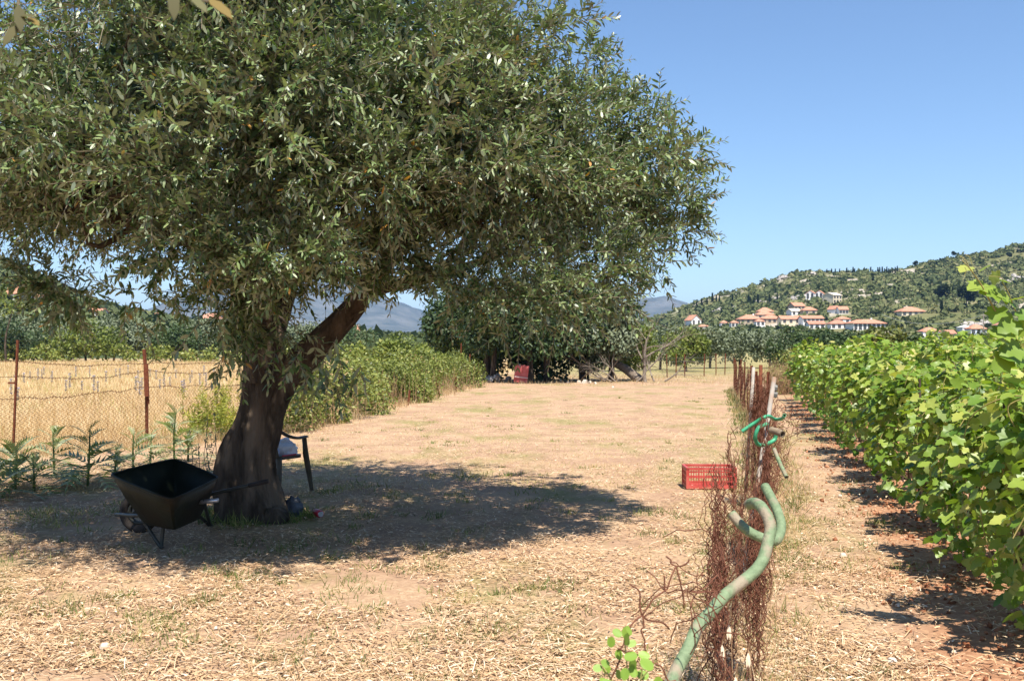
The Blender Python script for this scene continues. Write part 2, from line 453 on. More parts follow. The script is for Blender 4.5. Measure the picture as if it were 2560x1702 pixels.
def terrain(name, hf, xs, ys, mat, amp, sc):
    X, Y = np.meshgrid(xs, ys); x, y = X.ravel(), Y.ravel()
    z = hf(x, y)
    z = z + bumps(x, y, amp, sc) * np.clip(z / 12, 0, 1) - .5
    n_, m_ = len(xs), len(ys)
    idx = np.arange(n_ * m_).reshape(m_, n_)
    Q = np.stack([idx[:-1, :-1], idx[:-1, 1:], idx[1:, 1:], idx[1:, :-1]], axis=2).reshape(-1, 4)
    o = link(name, tri_mesh(name, np.stack([x, y, z], 1), Q, smooth=True), mat)
    tag(o, kind='structure')
    return o
M['hill'] = pmat('hillside', (.11, .12, .045), (.19, .175, .085), scale=.05, rough=.95, spec=.05, bump=.6, bscale=.3, dist=1.0, c3=(.38, .335, .27), scale3=.028, detail=10)
M['hill_left'] = pmat('green_hillside', (.045, .065, .028), (.09, .11, .05), scale=.03, rough=.95, spec=.05, bump=1, bscale=.1, dist=3.0, detail=10)
M['mountain'] = pmat('mountain', (.05, .07, .055), (.17, .17, .15), scale=.006, rough=.95, spec=.05, bump=1, bscale=.01, dist=40, detail=12)
terrain('right_hill', hill_r, np.linspace(20, 720, 170), np.linspace(295, 980, 140), M['hill'], 2.2, 40)
terrain('left_hill', hill_l, np.linspace(-1150, 40, 150), np.linspace(150, 1700, 130), M['hill_left'], 3, 60)
mx_, mz_ = ridge_tab([(-800, 640), (-200, 690), (200, 735), (330, 715), (430, 668), (520, 648), (620, 628), (760, 640), (850, 672), (930, 700), (1000, 738), (1100, 748), (1250, 742), (1400, 722), (1480, 694), (1530, 681), (1570, 693), (1650, 735), (1760, 770), (2300, 770)], 4600)
def mount(x, y):
    t_ = np.clip((y - 3300) / 1300., 0, None)
    return np.interp(x, mx_, mz_) * np.where(t_ < 1, t_ ** 1.2, 1 - .6 * (t_ - 1))
terrain('mountain', mount, np.linspace(-3600, 2200, 190), np.linspace(3250, 6200, 110), M['mountain'], 38, 420)

def hit(hf, u, v, d0, d1):
    x, z = ray(u, v)
    ds = np.linspace(d0, d1, 1500)
    hz_ = hf(x * ds, ds)
    df = hz_ - (H + z * ds)
    k = np.argmax(df >= 0) if (df >= 0).any() else np.argmax(df)
    return float(ds[k])

# ------------------------------------------------------------------ houses
HOUSES = []
def house(label, u0, u1, vr, ve, vb, hf=hill_r, roof='hip', wm='white', rm_='roof', nwin=3, yaw=0.0, dr=(305, 690), side=0, name='house', depth=.75, storeys=1):
    uc = (u0 + u1) / 2
    d = hit(hf, uc, vb, *dr)
    p = P(uc, vb, d)
    W = (u1 - u0) / F * d; hw = max((vb - ve) / F * d, 2.4); hr = max((ve - vr) / F * d, .8)
    D = max(min(W * depth, 11), 5)
    R = Matrix.Rotation(yaw, 3, 'Z')
    HOUSES.append((p.x, p.y, W))
    o = thing(name, label, 'house', (p.x, p.y + D / 2, p.z), 'village houses')
    c = Vector((p.x, p.y + D / 2, p.z))
    def tr(pts): return [c + R @ Vector(q) for q in pts]
    wx, wy = W * .46, D * .5
    mb = MB()
    lo = -4.0
    vs = tr([(sx * wx, sy * wy, z) for z in (lo, hw) for sx, sy in ((-1, -1), (1, -1), (1, 1), (-1, 1))])
    fs = [(0, 1, 5, 4), (1, 2, 6, 5), (2, 3, 7, 6), (3, 0, 4, 7), (4, 5, 6, 7)]
    mb.add(vs, fs)
    if roof == 'gable_x':      # ridge along the view, gable faces the viewer
        mb.add(tr([(-wx, -wy, hw), (wx, -wy, hw), (0, -wy, hw + hr * .93), (-wx, wy, hw), (wx, wy, hw), (0, wy, hw + hr * .93)]), [(0, 1, 2), (3, 5, 4)])
    if roof == 'gable':        # ridge across the view, gable ends left and right
        mb.add(tr([(-wx, -wy, hw), (-wx, wy, hw), (-wx, 0, hw + hr * .93), (wx, -wy, hw), (wx, wy, hw), (wx, 0, hw + hr * .93)]), [(0, 2, 1), (3, 4, 5)])
    wall = mb.build('wall', M[wm], o)
    ex, ey = W * .5, D * .5 + W * .04
    th = .25
    rb = MB()
    if roof == 'hip':
        k = max(ex - ey * .9, ex * .12)
        top = [(-ex, -ey, hw + .02), (ex, -ey, hw + .02), (ex, ey, hw + .02), (-ex, ey, hw + .02), (-k, 0, hw + hr), (k, 0, hw + hr)]
        fs = [(0, 1, 5, 4), (1, 2, 5), (2, 3, 4, 5), (3, 0, 4)]
    elif roof == 'gable':
        top = [(-ex, -ey, hw + .02), (ex, -ey, hw + .02), (ex, ey, hw + .02), (-ex, ey, hw + .02), (-ex, 0, hw + hr), (ex, 0, hw + hr)]
        fs = [(0, 1, 5, 4), (2, 3, 4, 5)]
    else:
        top = [(-ex, -ey, hw + .02), (ex, -ey, hw + .02), (ex, ey, hw + .02), (-ex, ey, hw + .02), (0, -ey, hw + hr), (0, ey, hw + hr)]
        fs = [(0, 4, 5, 3), (4, 1, 2, 5)]
    bot = [(a, bb, zc - th) for a, bb, zc in top]
    n_ = len(top)
    rb.add(tr(top), fs); rb.add(tr(bot), [tuple(reversed(f)) for f in fs])
    es = {}
    for f in fs:
        for i in range(len(f)):
            e = (f[i], f[(i + 1) % len(f)])
            if (e[1], e[0]) in es: es.pop((e[1], e[0]))
            else: es[e] = 1
    b0 = len(rb.V); rb.add(tr(top + bot), [(a, a + n_, bb + n_, bb) for a, bb in es])
    rf = rb.build('roof', M[rm_], o)
    if W > 11:
        ch = MB(); ch.box(c + R @ Vector((W * .2, D * .12, hw + hr * .9)), (.7, .7, 1.5), R); ch.build('chimney', M['white'], rf)
    for s_ in range(storeys):
        for i in range(nwin):
            fx = -wx + (i + .5) * 2 * wx / nwin
            zc = hw * ((s_ + .55) / storeys)
            door = (s_ == 0 and i == nwin // 2 and hw > 2.6)
            wd, hg = (1.1, 2.0) if door else (1.05, 1.25)
            fr = MB().box(c + R @ Vector((fx, -wy - .03, zc if not door else 1.05)), (wd + .25, .08, hg + .25), R).build('door' if door else 'window', M['shutter'], o)
            MB().box(c + R @ Vector((fx, -wy - .06, zc if not door else 1.05)), (wd, .08, hg), R).build('pane', M['pane'], fr)
    for i in range(side):
        fy = -wy + (i + .5) * 2 * wy / side
        fr = MB().box(c + R @ Vector((wx + .03, fy, hw * .6)), (.08, 1.2, 1.4), R).build('window', M['shutter'], o)
        MB().box(c + R @ Vector((wx + .06, fy, hw * .6)), (.08, .95, 1.15), R).build('pane', M['pane'], fr)
    return o
def E(a): return 1780 + a / 5.019
def Ev(a): return 700 + a / 5.019
def C4(a): return 1650 + a / 2.592
def C4v(a): return 600 + a / 2.592
HB = lambda lab, a0, a1, r, e, b_, **k: house(lab, E(a0), E(a1), Ev(r), Ev(e), Ev(b_), **k)
HB('left half of the white twin gabled house high on the hill', 1200, 1318, 128, 168, 232, roof='gable_x', storeys=2, nwin=2, yaw=-.5)
HB('right half of the white twin gabled house high on the hill', 1318, 1425, 128, 168, 228, roof='gable_x', storeys=2, nwin=2, yaw=-.5)
HB('tall cream house with pale roof beside the white twin house', 1450, 1622, 152, 188, 298, roof='gable', wm='cream', rm_='roof_pale', storeys=2, nwin=3, yaw=.55, depth=1)
HB('stone house with orange gable roof below the twin house', 990, 1165, 293, 338, 382, roof='gable', wm='stone', nwin=3, yaw=.35, side=2)
HB('low house with broad orange hip roof below the stone house', 1140, 1325, 375, 418, 436, roof='hip', wm='stone', nwin=2)
HB('small white house with pale grey roof left of the village lane', 965, 1120, 372, 405, 448, roof='gable', rm_='roof_pale', nwin=2, yaw=.3)
HB('white house with gable and orange roof in the village middle', 1500, 1600, 320, 365, 432, roof='gable_x', nwin=2, yaw=.5, storeys=2)
HB('white wing with low orange roof and three windows', 1590, 1718, 338, 380, 432, roof='gable', nwin=3)
HB('uppermost orange roofed house of the left village cluster', 580, 780, 375, 425, 450, roof='hip', wm='cream', nwin=2)
HB('second orange roofed house down the left village cluster', 560, 792, 420, 468, 492, roof='hip', wm='cream', nwin=3)
HB('wide old orange hip roof at the left end of the cluster', 340, 640, 470, 525, 548, roof='hip', wm='stone', rm_='roof', nwin=4)
HB('house with orange hip roof and dark veranda in the cluster', 620, 890, 460, 506, 545, roof='hip', wm='stone', nwin=4)
HB('long low orange roof just above the olive trees', 860, 1125, 487, 530, 552, roof='gable', wm='cream', nwin=3)
HB('long white house with orange roof and white awning', 1130, 1410, 455, 492, 545, roof='gable', nwin=5)
HB('square white house with small orange pyramid roof', 1575, 1748, 468, 502, 556, roof='hip', nwin=2, depth=1)
HB('large white house with long orange roof near the vines', 1735, 2190, 490, 540, 622, roof='hip', nwin=7, storeys=2, depth=.5, yaw=.12)
HB('brownish old roof half hidden by the trees', 1210, 1430, 560, 598, 620, roof='gable', rm_='roof_old', nwin=3)
HB('faded orange roof beside the brownish one behind the trees', 1480, 1720, 548, 596, 618, roof='hip', rm_='roof_old', nwin=3)
HB('small orange hip roof peeping over the olive crowns', 550, 670, 530, 560, 580, roof='hip', nwin=2)
HB('leftmost tiny orange roof above the olive crowns', 115, 205, 548, 578, 595, roof='hip', nwin=2)
HB('tiny orange roof second from left above the olives', 240, 340, 552, 580, 595, roof='hip', nwin=2)
HC = lambda lab, a0, a1, r, e, b_, **k: house(lab, C4(a0), C4(a1), C4v(r), C4v(e), C4v(b_), **k)
HC('lone white house with orange roof at the hill foot left', 175, 265, 484, 520, 556, roof='gable_x', nwin=2, yaw=.5, storeys=2)
HC('small house with orange hip roof right of the dead branches', 250, 325, 560, 574, 590, roof='hip', nwin=2)
HC('isolated house with wide orange hip roof on the right slope', 1560, 1722, 440, 470, 496, roof='hip', wm='cream', nwin=4)
HC('bluish white house with orange roof at the far right', 2010, 2120, 553, 582, 616, roof='hip', wm='bluewhite', nwin=3)
HC('flat white annex left of the bluish white house', 1958, 2030, 574, 582, 606, roof='hip', wm='white', rm_='white', nwin=1)
HC('orange roof low among bushes behind the vine tops', 1700, 1822, 592, 618, 634, roof='hip', nwin=2)
HC('small faded roof corner rising from the vine tops', 1862, 1925, 614, 638, 650, roof='gable', rm_='roof_old', nwin=2)
HC('orange roof behind the tall vine shoot at far right', 2190, 2260, 557, 574, 592, roof='hip', nwin=2)
LV = dict(hf=hill_l, dr=(170, 1190))
house('white two storey house with red roof at the left edge', 33, 68, 712, 722, 748, roof='gable', nwin=2, storeys=2, yaw=.3, **LV)
house('red roofed house left of the white two storey one', 8, 44, 733, 747, 757, roof='gable', nwin=2, yaw=.3, **LV)
house('small white house with red roof above the left olives', 80, 102, 746, 753, 764, roof='gable', nwin=2, **LV)
house('tiny red roofed house under the left crown edge', 197, 214, 748, 754, 764, roof='gable', nwin=1, **LV)
house('brown roofed house glimpsed under the drooping olive twigs', 202, 255, 779, 787, 799, roof='gable', rm_='roof_old', nwin=3, **LV)
house('small orange roof glimpsed left of the thick trunk', 378, 398, 783, 790, 800, roof='hip', nwin=1, **LV)
house('broad orange roofed house just left of the thick trunk', 492, 552, 782, 797, 812, roof='hip', wm='cream', nwin=3, **LV)
house('red roofed house seen under the rising right limb', 850, 912, 813, 830, 842, roof='hip', wm='cream', nwin=3, **LV)

# ------------------------------------------------------------------ scrub on the hills (uncountable cover)
DIA_V = [(0, 0, 0), (.5, .34, .05), (1, 0, 0), (.5, -.34, .05)]
DIA_F = [(0, 1, 2), (0, 2, 3)]
def unit(n):
    v = rng.normal(size=(n, 3)); return v / np.linalg.norm(v, axis=1, keepdims=True)
def scrub(name, hf, X, Y, R_, per, mat, label, amp, sc, tshift=0):
    n = len(X)
    Z = hf(X, Y) + bumps(X, Y, amp, sc) * np.clip(hf(X, Y) / 12, 0, 1) - .5
    c_ = np.repeat(np.stack([X, Y, Z], 1), per, 0); r_ = np.repeat(R_, per)
    o_ = unit(n * per); o_[:, 2] = np.abs(o_[:, 2]) * 1.1 - .15
    pos = c_ + o_ * (r_ * rng.uniform(.55, 1.0, n * per))[:, None] * np.array([1, 1, .85])
    nrm = o_ + .5 * unit(n * per)
    D = np.cross(nrm, unit(n * per))
    tint = np.clip(np.repeat(np.clip(rng.normal(.44 + tshift, .17, n) + .3 * vnoise(X, Y, .025, 1.7) - .08 * (R_ - 1.4), 0, 1), per) + rng.normal(0, .1, n * per), 0, 1)
    o = bulk(name, DIA_V, DIA_F, frames(D, nrm), pos - .4 * D * r_[:, None] * .5, r_ * rng.uniform(.7, 1.1, n * per), tint, M[mat])
    tag(o, label, 'scrub')
    return o
ns = 12000
Yh = rng.uniform(330, 735, ns); Xh = rng.uniform(.1, .62, ns) * Yh
cl = vnoise(Xh, Yh, .02, 2.2) + .5 * vnoise(Xh, Yh, .06, 7.1)
kp = (rng.uniform(-.75, .5, ns) < cl + .3)
for hx, hy, hw_ in HOUSES: kp &= ~((np.abs(Xh - hx * Yh / hy) < hw_ * .5 + 1) & (Yh > hy - 16) & (Yh < hy + 10))
Xh, Yh = Xh[kp], Yh[kp]
scrub('hill_scrub', hill_r, Xh, Yh, rng.uniform(.7, 1.7, len(Xh)) * rng.choice([.7, 1, 1, 1.5, 2.1], len(Xh)), 26, 'scrub', 'olive green scrub and low trees covering the right hillside', 2.2, 40)
ns = 2200
Yh = rng.uniform(190, 1250, ns); Xh = rng.uniform(-.62, -.02, ns) * Yh
scrub('hill_scrub', hill_l, Xh, Yh, rng.uniform(2.0, 4.5, ns), 24, 'scrub', 'dark green scrub covering the left hillside', 3, 60, -.08)

def surf(hf, u, v, d0, d1):
    d = hit(hf, u, v, d0, d1); q = P(u, v, d)
    return q
def clump_tree(name, label, base, h, rx, ry, mat, nleaf, leaf, trunk_r=.12, group=None, lobes=16, cat='tree', low=.25, tb=0.0, trunks=1, droop=0.0):
    base = Vector(base)
    o = thing(name, label, cat, base, group)
    mb = MB()
    for k in range(trunks):
        a = random.uniform(0, 6.28); sp = (0.25 + .2 * trunks) * (k > 0 or trunks > 1)
        p0 = base + Vector((math.cos(a) * sp, math.sin(a) * sp, -.1))
        path = [p0, p0 + Vector((random.uniform(-.15, .15), random.uniform(-.15, .15), h * .3)), base + Vector((math.cos(a) * rx * .3, math.sin(a) * ry * .3, h * .62))]
        mb.tube(smooth_path(path, 4), list(np.linspace(trunk_r, trunk_r * .4, 9)), 7)
    mb.build('trunk', M['bark'], o, smooth=True)
    # limbs
    # crown: leaf clumps on lobes
    cz = base.z + h * (low + (1 - low) / 2); rz = h * (1 - low) / 2
    dirs = unit(lobes * 3); dirs = dirs[dirs[:, 2] > -.75][:lobes]
    lc = np.array([base.x, base.y, cz]) + dirs * np.array([rx, ry, rz]) * rng.uniform(.45, .8, (len(dirs), 1))
    lr = rng.uniform(.28, .5, len(dirs)) * (rx + ry + rz) / 3
    k = rng.integers(0, len(dirs), nleaf)
    q = unit(nleaf); rr = rng.uniform(.35, 1, nleaf) ** .5 * lr[k]
    pos = lc[k] + q * rr[:, None] * np.array([1, 1, .85])
    nrm = q + .7 * unit(nleaf) + np.array([0, 0, .35])
    D = np.cross(nrm, unit(nleaf)) + q * .6 + np.array([0, 0, -droop])
    tint = np.clip(.45 + tb + rng.normal(0, .1, len(dirs))[k] + rng.normal(0, .17, nleaf), 0, 1)
    bulk('crown', DIA_V, DIA_F, frames(D, nrm), pos, leaf * rng.uniform(.6, 1.2, nleaf), tint, M[mat], o)
    return o
def clone_tree(src, label, base, sc, rz, group=None):
    c = copy_tree(src, label=label, loc=base, rz=rz, sc=sc)
    if group: c['group'] = group
    return c

# ------------------------------------------------------------------ cypresses on the ridge and slope
def cypress(label, base, h, group):
    o = thing('cypress_tree', label, 'tree', base, group)
    MB().tube([Vector(base) + Vector((0, 0, -.5)), Vector(base) + Vector((0, 0, h * .3))], [.25, .2], 6).build('trunk', M['bark'], o)
    n = 170
    tt = rng.uniform(.04, 1, n); a = rng.uniform(0, 6.28, n)
    r_ = .085 * h * np.sin(np.clip(tt * 1.02, 0, 1) ** .55 * math.pi) ** .8 + .02 * h
    q = np.stack([np.cos(a), np.sin(a), np.zeros(n)], 1)
    pos = np.array(base) + q * (r_ * .75)[:, None] + np.stack([0 * tt, 0 * tt, tt * h * .86], 1)
    D = q * .35 + np.array([0, 0, 1.0]) + .2 * unit(n)
    bulk('crown', DIA_V, DIA_F, frames(D, q + .3 * unit(n)), pos, h * rng.uniform(.10, .17, n), rng.uniform(0, 1, n), M['cypress'], o)
    return o
cy0 = None
RID = 'cypresses along the hill ridge'
ridge_u = [1081, 1112, 1136, 1164, 1188, 1210, 1252, 1262, 1284, 1300, 1318, 1340, 1352, 1366, 1379, 1398, 1412, 1424, 1440, 1455, 1470, 1482, 1497, 1508, 1524, 1538]
for i, a in enumerate(ridge_u):
    u = C4(a)
    x, _ = ray(u, 690)
    dd = 690.0
    base = (x * dd, dd, float(hill_r(np.array([x * dd]), np.array([dd]))[0]) - 1.0)
    hgt = random.uniform(3.0, 5.6)
    if cy0 is None:
        cy0 = cypress('dark slim cypress in the line of cypresses on the ridge', base, 9, RID); cy0.scale = (.45, .45, .45)
    else:
        clone_tree(cy0, None, base, (hgt / 9 * random.uniform(.8, 1.1), hgt / 9, hgt / 9), random.uniform(0, 6))
SLO = 'cypresses scattered on the hillside'
for a, c_ in [(365, 395), (385, 400), (340, 400), (305, 420), (470, 395), (575, 415), (585, 410), (608, 418), (635, 410), (710, 400), (760, 390), (1380, 262), (1898, 360), (1825, 480), (270, 430), (238, 440)]:
    q = surf(hill_r, C4(a), C4v(c_), 305, 690)
    h_ = random.uniform(4.5, 7)
    c = clone_tree(cy0, 'dark slim cypress standing alone on the scrubby hillside', (q.x, q.y, q.z - .5), h_ / 9, random.uniform(0, 6), SLO)
pine0 = None
for a, c_, lab in [(1985, 440, 'rounded dark pine on the right slope above the bluish house'), (1830, 400, 'dark pine left of the rounded pine on the right slope'), (1905, 110, 'bushy dark pine on the ridge line'), (2262, 120, 'broad dark pine near the top right of the hill'), (1655, 172, 'lone small round tree on the ridge dip')]:
    q = surf(hill_r, C4(a), C4v(c_), 305, 698)
    h_ = 9 if c_ > 300 else 4.5
    if pine0 is None:
        pine0 = clump_tree('pine_tree', lab, (q.x, q.y, q.z - .5), 10, 4.2, 4.2, 'cypress', 900, 1.3, .25, group='pines on the right hill', lobes=12)
        pine0.scale = (1.1, 1.1, 1.1)
    else: clone_tree(pine0, lab, (q.x, q.y, q.z - .5), h_ / 10, random.uniform(0, 6))
# rock outcrops
for i, (a, c_, wd, lab) in enumerate([(370, 455, 14, 'pale rock outcrop near the left foot of the hill'), (2320, 250, 22, 'large pale rock outcrop at the right of the hill'), (700, 385, 11, 'pale rock ledge left of the twin house'), (1000, 200, 12, 'grey rocks just under the ridge'), (900, 372, 9, 'small rock ledge beside the twin house'), (1290, 318, 10, 'pale rocky bank right of the cream house'), (2090, 540, 16, 'pale bare bank above the bluish house'), (790, 235, 10, 'grey rock face on the upper left slope')]):
    q = surf(hill_r, C4(a), C4v(c_), 305, 690)
    V = []; n_ = 9
    o = thing('rock_outcrop', lab, 'rock', q, 'rock outcrops on the hillside')
    for k in range(34):
        ox, oy = random.gauss(0, .28) * wd, random.gauss(0, .3) * wd
        cc = Vector((q.x + ox, q.y + oy, float(hill_r(np.array([q.x + ox]), np.array([q.y + oy]))[0]) + random.uniform(-.6, .5)))
        s_ = random.uniform(.5, 1.3)
        MB().box(cc, (s_ * 2, s_ * 1.5, s_ * .9), Matrix.Rotation(random.uniform(0, 3), 3, 'Z') @ Matrix.Rotation(random.uniform(-.4, .4), 3, 'X'), taper=.6).build('rock', M['rock'], o)
# power line over the village
q0 = P(2459, 815, 330); o = thing('utility_pole', 'thin wooden utility pole above the bluish white house', 'pole', q0)
MB().tube([q0 + Vector((0, 0, -4)), P(2459, 783, 330)], .16, 6).build('pole_shaft', M['pole'], o)
MB().tube([P(2452, 788, 330), P(2466, 788, 330)], .1, 5).build('cross_arm', M['pole'], o)
a_, b_ = P(2459, 787, 330), P(2205, 786, 420)
pp = [a_.lerp(b_, i / 16) - Vector((0, 0, 3.5 * (1 - (2 * i / 16 - 1) ** 2))) for i in range(17)]
tag(MB().tube(pp, .07, 5).build('power_cable', M['cable'], None, loc=a_), 'pale sagging power cable running left from the utility pole', 'cable')
# ------------------------------------------------------------------ trees behind the dry field (left) and behind the far fence (right)
LG = 'trees beyond the dry field'
def top_h(v, d): return H + ray(1280, v)[1] * d
tree_list_l = [
 (-30, 770, 128, 165, 'olive_far', 'grey green olive tree cut by the left edge'),
 (35, 792, 124, 150, 'dark_far', 'mid green bushy tree at the left behind the field'),
 (115, 760, 130, 185, 'olive_far', 'tallest grey green olive behind the left end of the field'),
 (215, 800, 124, 160, 'lime_far', 'yellow green shrub before the tallest left olive'),
 (285, 788, 130, 160, 'olive_far', 'olive tree behind the middle of the dry field'),
 (370, 800, 129, 120, 'olive_far', 'pale olive tree right of the rusty fence post'),
 (440, 806, 126, 110, 'dark_far', 'small dark tree behind the dry field'),
 (520, 792, 131, 150, 'olive_far', 'olive tree just left of the thick trunk'),
 (600, 806, 128, 120, 'dark_far', 'dark round tree beside the thick trunk'),
 (690, 815, 130, 130, 'olive_far', 'olive tree behind the fork of the trunk'),
 (800, 826, 128, 110, 'dark_far', 'dark shrub under the rising limb'),
]
for u, v, d, wd, mt, lab in tree_list_l:
    b_ = P(u, 870, d); h_ = top_h(v, d)
    clump_tree('olive_tree' if mt == 'olive_far' else 'bushy_tree', lab, (b_.x, d, 0), h_ * 1.0, wd / F * d * .62, wd / F * d * .5, mt, 2600, .42, .16, LG, low=.03, lobes=20)
second = [o for o in COL.objects if o.get('group') == LG]
for k in range(13):
    s_ = second[k % len(second)]; d = random.uniform(140, 152); q = P(-40 + 75 * k + random.uniform(-20, 20), 870, d)
    clone_tree(s_, 'tree in the rear line behind the dry field', (q.x, d, 0), random.uniform(.85, 1.1), random.uniform(0, 6), 'trees in the rear line behind the dry field')
sp = clump_tree('sparse_tree', 'thin yellowish tree rising before the left hill', (P(15, 870, 118).x, 118, 0), top_h(690, 118), 2.6, 2.2, 'lime_far', 520, .4, .14, LG, low=.45, lobes=12)
# low bramble band at the far edge of the dry field
def hedge(name, label, pts, wd, hgt, nl, leaf, mat, cat='hedge', tb=0.0, stems=0):
    pts = [Vector(p) for p in pts]
    seg = np.array([(pts[i + 1] - pts[i]).length for i in range(len(pts) - 1)]); cum = np.concatenate([[0], np.cumsum(seg)])
    o = thing(name, label, cat, pts[0])
    Lr = cum[-1]
    # lumps along the hedge
    nl_ = int(Lr / (hgt * .33)) + 6
    s = rng.uniform(0, Lr, nl_)
    XY = np.stack([np.interp(s, cum, [p.x for p in pts]), np.interp(s, cum, [p.y for p in pts])], 1) + rng.uniform(-.5, .5, (nl_, 2)) * wd
    lr = rng.uniform(.26, .46, nl_) * hgt
    lz = np.maximum(rng.uniform(.15, .8, nl_) * hgt, lr * .6)
    k = rng.integers(0, nl_, nl)
    q = unit(nl)
    pos = np.concatenate([XY[k], lz[k][:, None]], 1) + q * (lr[k] * rng.uniform(.5, 1.05, nl))[:, None]
    pos[:, 2] = np.maximum(pos[:, 2], .03)
    nrm = q + .7 * unit(nl) + np.array([0, 0, .4]); D = np.cross(nrm, unit(nl)) + .5 * q
    tint = np.clip(.5 + tb + rng.normal(0, .12, nl_)[k] + rng.normal(0, .2, nl), 0, 1)
    bulk('foliage', DIA_V, DIA_F, frames(D, nrm), pos, leaf * rng.uniform(.6, 1.25, nl), tint, M[mat], o)
    if stems:
        s = rng.uniform(0, Lr, stems)
        A = np.stack([np.interp(s, cum, [p.x for p in pts]), np.interp(s, cum, [p.y for p in pts]), 0 * s], 1) + np.concatenate([rng.uniform(-.5, .5, (stems, 2)) * wd * 1.15, np.zeros((stems, 1))], 1)
        B = A + np.concatenate([rng.normal(0, .16, (stems, 2)), rng.uniform(.25, .75, (stems, 1)) * hgt], 1)
        segs('stem', A, B, .008, M['straw_stem'], o, rb=.003, kind='stuff')
    return o
M['straw_stem'] = pmat('dry_stem', (.3, .18, .1), (.52, .36, .2), scale=12, rough=.9, spec=.1)
hedge('bramble_band', 'low yellow green bramble band along the far field edge', [(-75, 122, 0), (-30, 122, 0), (0, 122, 0)], 3, 2.1, 9000, .42, 'bramble')
hedge('bramble_hedge', 'sunlit bramble hedge running back right of the thick trunk', [(-4.9, 20.6, 0), (-4.3, 26, 0), (-3.3, 35, 0), (-2.25, 44, 0)], 1.7, 1.5, 40000, .085, 'bramble', tb=-.07, stems=700)
hedge('shrub_thicket', 'bright green shrubs rising behind the bramble hedge', [P(850, 870, 62).to_2d().to_3d(), P(1130, 870, 60).to_2d().to_3d()], 3, 2.2, 6000, .24, 'lime_far', 'shrubs', tb=-.15)
RG = 'trees beyond the far fence'
for u, v, d, wd, mt, lab in [
 (1560, 800, 74, 150, 'lime_far', 'yellow green tree behind the bare dead branches'),
 (1650, 790, 78, 130, 'olive_far', 'olive tree behind the tip of the dead branches'),
 (1715, 812, 72, 110, 'lime_far', 'bright yellow green shrub behind the far wire fence'),
 (1775, 805, 84, 130, 'olive_far', 'round grey green olive at the end of the lot'),
 (1850, 808, 86, 140, 'olive_far', 'broad olive tree above the far fence post'),
 (1925, 818, 84, 110, 'olive_far', 'low olive tree left of the dark leafy tree'),
 (1990, 812, 78, 130, 'dark_far', 'dark glossy leafy tree behind the vine tips'),
 (2070, 808, 76, 130, 'dark_far', 'broad dark leafy tree behind the front vine row'),
 (2135, 818, 74, 90, 'dark_far', 'small dark tree left of the rust tinged bush'),
 (2205, 786, 52, 105, 'orange_far', 'rust tinged pomegranate bush rising above the vines'),
 (2280, 822, 70, 90, 'dark_far', 'dark bush right of the rust tinged one'),
 (2360, 826, 75, 110, 'olive_far', 'grey green bush behind the vine tops'),
 (2440, 822, 80, 100, 'dark_far', 'dark bush under the bluish white house'),
 (2530, 806, 78, 120, 'lime_far', 'yellow green bush at the right edge behind the vines')]:
    b_ = P(u, 870, d); h_ = top_h(v, d)
    clump_tree('olive_tree' if mt == 'olive_far' else 'bushy_tree', lab, (b_.x, d, 0), h_ * .93, wd / F * d * .62, wd / F * d * .5, mt, 2800, .24, .12, RG, low=.02, lobes=20)
hedge('bramble_mound', 'grey brown tangled bramble mound left of the vine row end', [P(1945, 870, 37).to_2d().to_3d(), P(2040, 870, 36).to_2d().to_3d()], 1.2, 1.7, 2200, .09, 'bramble', 'bramble', tb=.2, stems=900)

# ------------------------------------------------------------------ grove at the end of the lot
GG = 'evergreen trees at the end of the lot'
grove = [
 (1150, 53, 5.4, 2.2, 'dark_far', 'dark evergreen tree at the left of the grove'),
 (1255, 50, 6.0, 2.6, 'dark_far', 'dark evergreen tree behind the red board'),
 (1370, 49, 6.3, 2.6, 'dark_far', 'dark evergreen tree in the middle of the grove'),
 (1490, 51, 5.6, 2.3, 'olive_far', 'paler olive tree at the right of the grove')]
for u, d, h_, r_, mt, lab in grove:
    b_ = P(u, 870, d)
    clump_tree('evergreen_tree', lab, (b_.x, d, 0), h_, r_, r_, mt, 12000, .2, .16, GG, low=.06, lobes=34, trunks=3, tb=-.12 if mt == 'dark_far' else .05, droop=.4)
hedge('dark_thicket', 'dark shaded thicket between the trunks of the grove', [P(1130, 870, 53).to_2d().to_3d(), P(1430, 870, 52).to_2d().to_3d()], 2.0, 2.3, 9000, .2, 'dark_far', 'shrubs', tb=-.2)
for u, d, h_, r_, mt, lab in [(1530, 50.5, 3.6, 1.3, 'olive_far', 'yellowish olive bush left of the dead tree'), (1590, 53, 3.0, 1.2, 'lime_far', 'yellow green bush behind the dead tree'), (1470, 52, 2.6, 1.2, 'dark_far', 'dark low bush right of the grove trunks')]:
    b_ = P(u, 870, d); clump_tree('bush', lab, (b_.x, d, 0), h_, r_, r_, mt, 4200, .16, .08, GG, low=.03, lobes=18, cat='bush')
